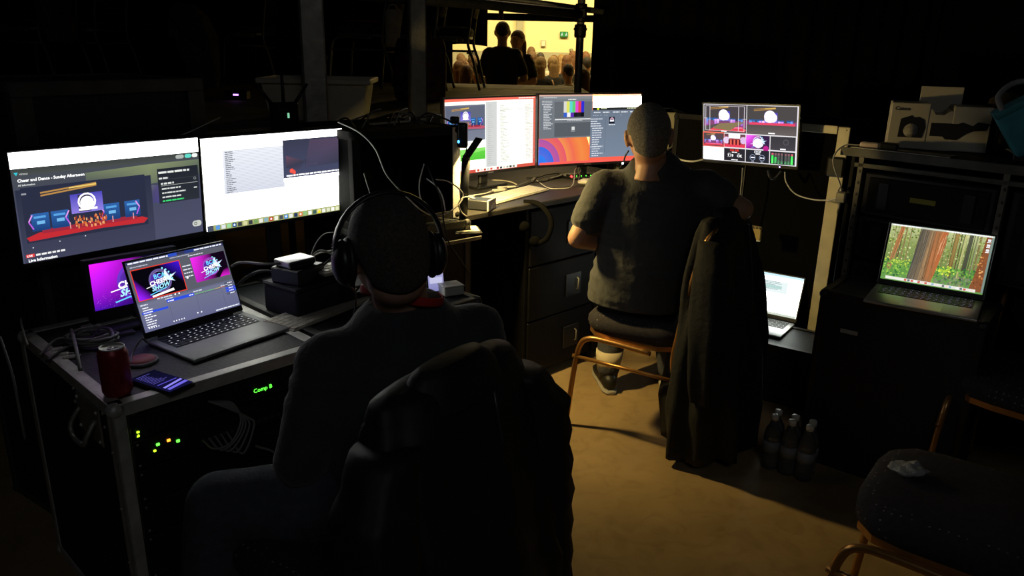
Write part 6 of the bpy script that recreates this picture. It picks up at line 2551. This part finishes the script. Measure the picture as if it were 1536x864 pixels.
t = thing('foam_support', 'dark block propping up the teal bag', 'block', at(cab, .57, .17, CZ), YC)
MB().box(-.05, .08, -.06, .06, 0, .045, BLKRUB, .006).build('block_body', t)
# cables and socket below the multiview monitor
cable([PY(1013, 234, 3.62), PY(1022, 240, 3.60), PY(1040, 242, 3.56), PY(1056, 239, 3.56)], .0042, WHTCAB, 'cream cable running from behind the man\'s ear to the multiview monitor')
cable([PY(1114, 252, 3.60), PY(1113, 270, 3.60), PY(1111, 290, 3.60), PY(1110, 330, 3.62)], .0035, GRYCAB, 'grey cable hanging under the multiview monitor')
cable([PY(1152, 256, 3.52), PY(1155, 266, 3.50), PY(1162, 268, 3.50), PY(1168, 262, 3.50), PY(1172, 257, 3.50)], .006, BLKRUB, 'thick black cable looped under the right of the multiview monitor')
p = PY(1131, 350, 3.50)
t = thing('socket_plate', 'small brass coloured connector plate between the jacket and the white page laptop', 'socket', (p.x, p.y, p.z), YG)
BRS = mat('brass_plate', (.50, .40, .18), .4, .7)
MB().box(-.033, .033, 0, .012, -.035, .035, BRS, .004).build('plate', t)
for k in range(4):
    MB().tube([(-.022 + .015 * k, -.006, .028), (-.022 + .015 * k, 0, .028)], .0045, STEEL, 8).build('connector', t)
MB().box(-.012, .012, .012, .08, -.012, .012, BLACKP, .002).build('bracket', t)
# water bottles
for k, (dx, dy) in enumerate(((0, 0), (.068, 0), (.136, 0), (.034, .06), (.102, .06), (.17, .06))):
    base_ = V((1.00, 2.62, 0))
    loc = base_ + V((dx * .75 , dy - dx * .6, 0))
    if k == 0:
        PET = mat('clear_plastic', (.55, .58, .58), .12, trans=.85, var=.02)
        bt = thing('water_bottle', 'clear water bottle at the left end of the front row beside the black laptop case', 'bottle', loc, 0, 'water bottles on the floor')
        MB().lathe([(0, 0), (.030, 0), (.032, .01), (.032, .06), (.030, .075), (.032, .09), (.032, .13), (.026, .16), (.013, .185), (.0125, .20), (0, .20)], PET, 20).build('bottle_body', bt)
        MB().lathe([(0, .198), (.0145, .198), (.0145, .215), (.013, .217), (0, .217)], WHITEP, 16).build('cap', bt)
        MB().lathe([(.0325, .070), (.0327, .070), (.0327, .115), (.0325, .115)], mat('bottle_wrap', (.25, .27, .30), .5), 20).build('wrapper', bt)
    else:
        dup(bt, loc, .4 * k, 'clear water bottle %s beside the black laptop case' % ('', 'in the front row middle', 'at the front row right end', 'at the back row left end', 'in the back row middle', 'at the back row right end')[k], group='water bottles on the floor')
# crumpled wrapper on the bottom right chair
p = PZ(1362, 712, .512)
t = thing('plastic_wrapper', 'crumpled clear plastic wrapper on the empty chair seat at the bottom right', 'wrapper', (p.x, p.y, .512))
b = MB()
b.ell((0, 0, .016), (.045, .03, .016), mat('crumpled_film', (.45, .45, .42), .25, bump=.8, bscale=60), u=24, v=16)
for v in b.bm.verts:
    v.co += v.co.normalized() * .012 * noise.noise(v.co * 60)
    v.co.z = max(v.co.z, .0)
b.build('film', t)
# red bin under the desk
p = PZ(760, 470, .30)
t = thing('waste_bin', 'dark red bin on the floor under the left end of the right desk', 'bin', (-.02, 2.78, 0), .5)
b = MB()
b.lathe([(0, .004), (.085, .004), (.09, 0), (.12, .28), (.126, .285), (.126, .30), (.118, .30), (.084, .012), (0, .012)], DRKRED, 28)
b.build('bin_body', t)
b = MB()
b.tube([(.127 * cos(k / 24 * 2 * pi), .127 * sin(k / 24 * 2 * pi), .296) for k in range(24)], .006, DRKRED, 6, closed=True)
b.build('rim', t)


# ------------------------------------------------------------------ people in the lit hall
def spectator(label, loc, rz, hair, top, long_hair=True, stand=False, k=1.0, skin=SKIN2, armup=False, group=None, band=False):
    t = thing('person', label, 'person', loc, rz, group)
    b = MB()
    z = .47 if not stand else .90
    U = V((0, 0, 1))
    head = V((0, .03, z + .66))
    head_shape(b, head, V((0, 1, -.08)), U, skin)
    b.tube([V((0, 0, z + .46)), V((0, 0, z + .52)), V((0, .01, z + .62))], [.07, .052, .05], skin, 12)
    b.tube([V((0, 0, z - .02)), V((0, 0, z + .12)), V((0, 0, z + .32)), V((0, 0, z + .46)), V((0, 0, z + .50))], [(.15, .10), (.13, .09), (.16, .10), (.13, .08), (.06, .05)], skin, 16, side=(1, 0, 0))
    for q in (-1, 1):
        el = V((q * .24, .02, z + .18)) if not armup else V((q * .16, .18, z + .40))
        wr = V((q * .12, .22, z + .12)) if not armup else V((q * .05, .20, z + .62))
        limb(b, [V((q * .16, 0, z + .44)), el], [.05, .04], skin)
        limb(b, [el, wr], [.04, .028], skin)
        hand(b, wr, (wr - el) if not armup else U, V((0, 0, -1)) if not armup else V((-q, 0, 0)), V((-q, 0, .3)) if not armup else V((0, -1, 0)), .4, 1.0, skin)
        if stand:
            limb(b, [V((q * .09, 0, .88)), V((q * .09, .01, .48)), V((q * .09, 0, .08))], [.085, .06, .04], skin)
        else:
            limb(b, [V((q * .09, 0, z + .02)), V((q * .10, .40, z + .02))], [.08, .058], skin)
            limb(b, [V((q * .10, .40, z + .02)), V((q * .10, .40, .08))], [.055, .038], skin)
    remeshed(b, 'body', t, .012, False, smooth=2)
    b = MB()
    b.tube([V((0, 0, z - .04)), V((0, 0, z + .12)), V((0, 0, z + .32)), V((0, 0, z + .47)), V((0, 0, z + .515))], [(.19, .14), (.165, .12), (.19, .125), (.155, .10), (.07, .06)], top, 18, side=(1, 0, 0))
    for q in (-1, 1):
        el = V((q * .24, .02, z + .18)) if not armup else V((q * .16, .18, z + .40))
        limb(b, [V((q * .13, 0, z + .43)), V((q * .16, 0, z + .44)).lerp(el, .7)], [.075, .062], top)
    remeshed(b, 'top', t, .014, False, smooth=2, disp=wrinkles(.006, off=loc[0]))
    b = MB()
    for q in (-1, 1):
        if stand:
            limb(b, [V((q * .09, 0, .90)), V((q * .095, .01, .48)), V((q * .095, 0, .10))], [.11, .08, .065], JEANS)
        else:
            limb(b, [V((q * .09, 0, z + .02)), V((q * .10, .40, z + .02))], [.10, .075], JEANS)
            limb(b, [V((q * .10, .40, z + .02)), V((q * .10, .40, .10))], [.074, .058], JEANS)
    b.tube([V((0, 0, z - .05)), V((0, 0, z + .04))], [(.17, .13), (.165, .12)], JEANS, 16, side=(1, 0, 0))
    remeshed(b, 'trousers', t, .014, False, smooth=2)
    b = MB()
    hair_cap(b, head, V((0, 1, -.08)), U, hair, grow=.010 if long_hair else .004)
    if long_hair:
        b.tube([head + V((0, -.045, .06)), head + V((0, -.065, -.02)), head + V((0, -.075, -.14)), head + V((0, -.085, -.26)), head + V((0, -.09, -.32))], [(.06, .05), (.082, .055), (.085, .045), (.075, .035), (.03, .015)], hair, 16, side=(1, 0, 0))
    remeshed(b, 'hair', t, .010, False, smooth=1, disp=wrinkles(.004, (40, 40, 6)))
    for q in (-1, 1):
        shoe('shoe', t, V((q * .09, 0 if stand else .40, .1)), V((0, 1, 0)), BLKRUB, BLKRUB, world=False)
    if band:
        b = MB()
        b.tube([V((cos(a_) * .197, sin(a_) * .147, z + .015)) for a_ in [2 * pi * j / 28 for j in range(28)]], [(.028, .004)] * 28, mat('orange_band', (.55, .20, .08), .7), 8, closed=True, side=(0, 0, 1))
        b.build('waistband', t)
    return t


HB = mat('blond_hair', (.30, .18, .075), .6, 0, .4, 60, .5, 200)
HBR = mat('brown_hair', (.14, .07, .03), .6, 0, .4, 60, .5, 200)
HDK = mat('black_hair', (.03, .02, .015), .6, 0, .4, 60, .5, 200)
HRD = mat('auburn_hair', (.17, .07, .028), .6, 0, .4, 60, .5, 200)
TBK = mat('black_cotton', (.014, .013, .014), .95, bump=.3)
TPK = mat('pink_top', (.35, .08, .14), .9)
TGY = mat('grey_top', (.16, .15, .14), .9)
TWH = mat('cream_top', (.50, .45, .38), .9)


def stand_at(px, py_top, y, zfig):
    p = PY(px, py_top, y)
    return p, p.z / zfig


p, k = stand_at(754, 31, 9.4, 1.68)
sp = spectator('person standing', (p.x, 9.4, 0), 0.0, HDK, TBK, False, True, band=True)
sp['label'] = 'person standing in a black t-shirt with an orange waistband in the lit opening'
sp.scale = (1.12, 1.05, k)
p, k = stand_at(771, 45, 10.1, 1.68)
sp = spectator('person with long auburn hair standing just right of the one with the orange waistband', (p.x + .06, 10.1, 0), 2.6, HRD, TBK, True, True)
sp.scale = (1.05, 1.05, k)
kinds = [spectator('seated spectator with long blond hair and dark top in the hall crowd', (0, 0, 0), 0, HB, TBK, True),
         spectator('seated spectator with brown hair and grey top in the hall crowd', (0, 0, 0), 0, HBR, TGY, True),
         spectator('seated spectator with black hair and pink top in the hall crowd', (0, 0, 0), 0, HDK, TPK, True),
         spectator('seated spectator with auburn hair and arms raised in the hall crowd', (0, 0, 0), 0, HRD, TBK, True, armup=True),
         spectator('seated spectator with short dark hair and cream top in the hall crowd', (0, 0, 0), 0, HDK, TWH, False)]
klab = [kk['label'] for kk in kinds]
used = set()
keep = [Vector((PY(754, 60, 9.4).x, 9.4, 0)), Vector((PY(771, 60, 10.1).x + .06, 10.1, 0))]
crowd, spots_ = [], []
order = [0, 1, 3, 2, 0, 4, 3, 1, 0, 2, 1, 3, 0, 4, 1]
for row in range(9):             # rows of spectators as far as the opening shows them
    y_ = 9.55 + row * .78
    xa, xb = PY(680, 100, y_).x, PY(890, 100, y_).x
    x = xa + (.12 if row % 2 else .36)
    while x < xb:
        q = Vector((x + rg.uniform(-.05, .05), y_ + rg.uniform(-.08, .08), 0))
        if all((q - k_).length > .58 for k_ in keep):
            spots_.append(q)
            crowd.append((0, 0, 0, order[len(spots_) % 15], 1))
        x += .60
for n, (px, py, y_, kd, sc) in enumerate(crowd):
    p = spots_[n]
    loc = (p.x, p.y, 0)
    rz = rg.uniform(-.5, .5)
    kz = rg.uniform(.97, 1.08) + max(0, p.y - 10.5) * .025
    if kd not in used:
        o = kinds[kd]
        used.add(kd)
        o.location = loc
        o.rotation_euler = (0, 0, rz)
        o['group'] = 'seated spectators in the lit hall'
    else:
        o = dup(kinds[kd], loc, rz, klab[kd], 'seated spectators in the lit hall')
    o.scale = (1, 1, kz)
hallc = make_chair('hall chair', mat('brown_seat_cloth', (.06, .045, .04), .9), mat('pale_tube', (.55, .52, .42), .35, .6))
hallc.name = 'hall_chair'
for n, (px, y_, rz) in enumerate(((706, 8.75, -.6), (733, 8.8, .5), (787, 9.1, -.5), (806, 8.75, .6), (842, 9.0, -1.0), (868, 9.2, .8), (698, 9.4, 1.0))):
    p = PY(px, 110, y_)
    lab = 'pale framed chair on the hall floor among the spectators'
    if n == 0:
        hallc.location = (p.x, y_, 0)
        hallc.rotation_euler = (0, 0, rz)
        hallc['label'] = lab
        hallc['group'] = 'chairs on the hall floor'
    else:
        dup(hallc, (p.x, y_, 0), rz, lab, 'chairs on the hall floor')
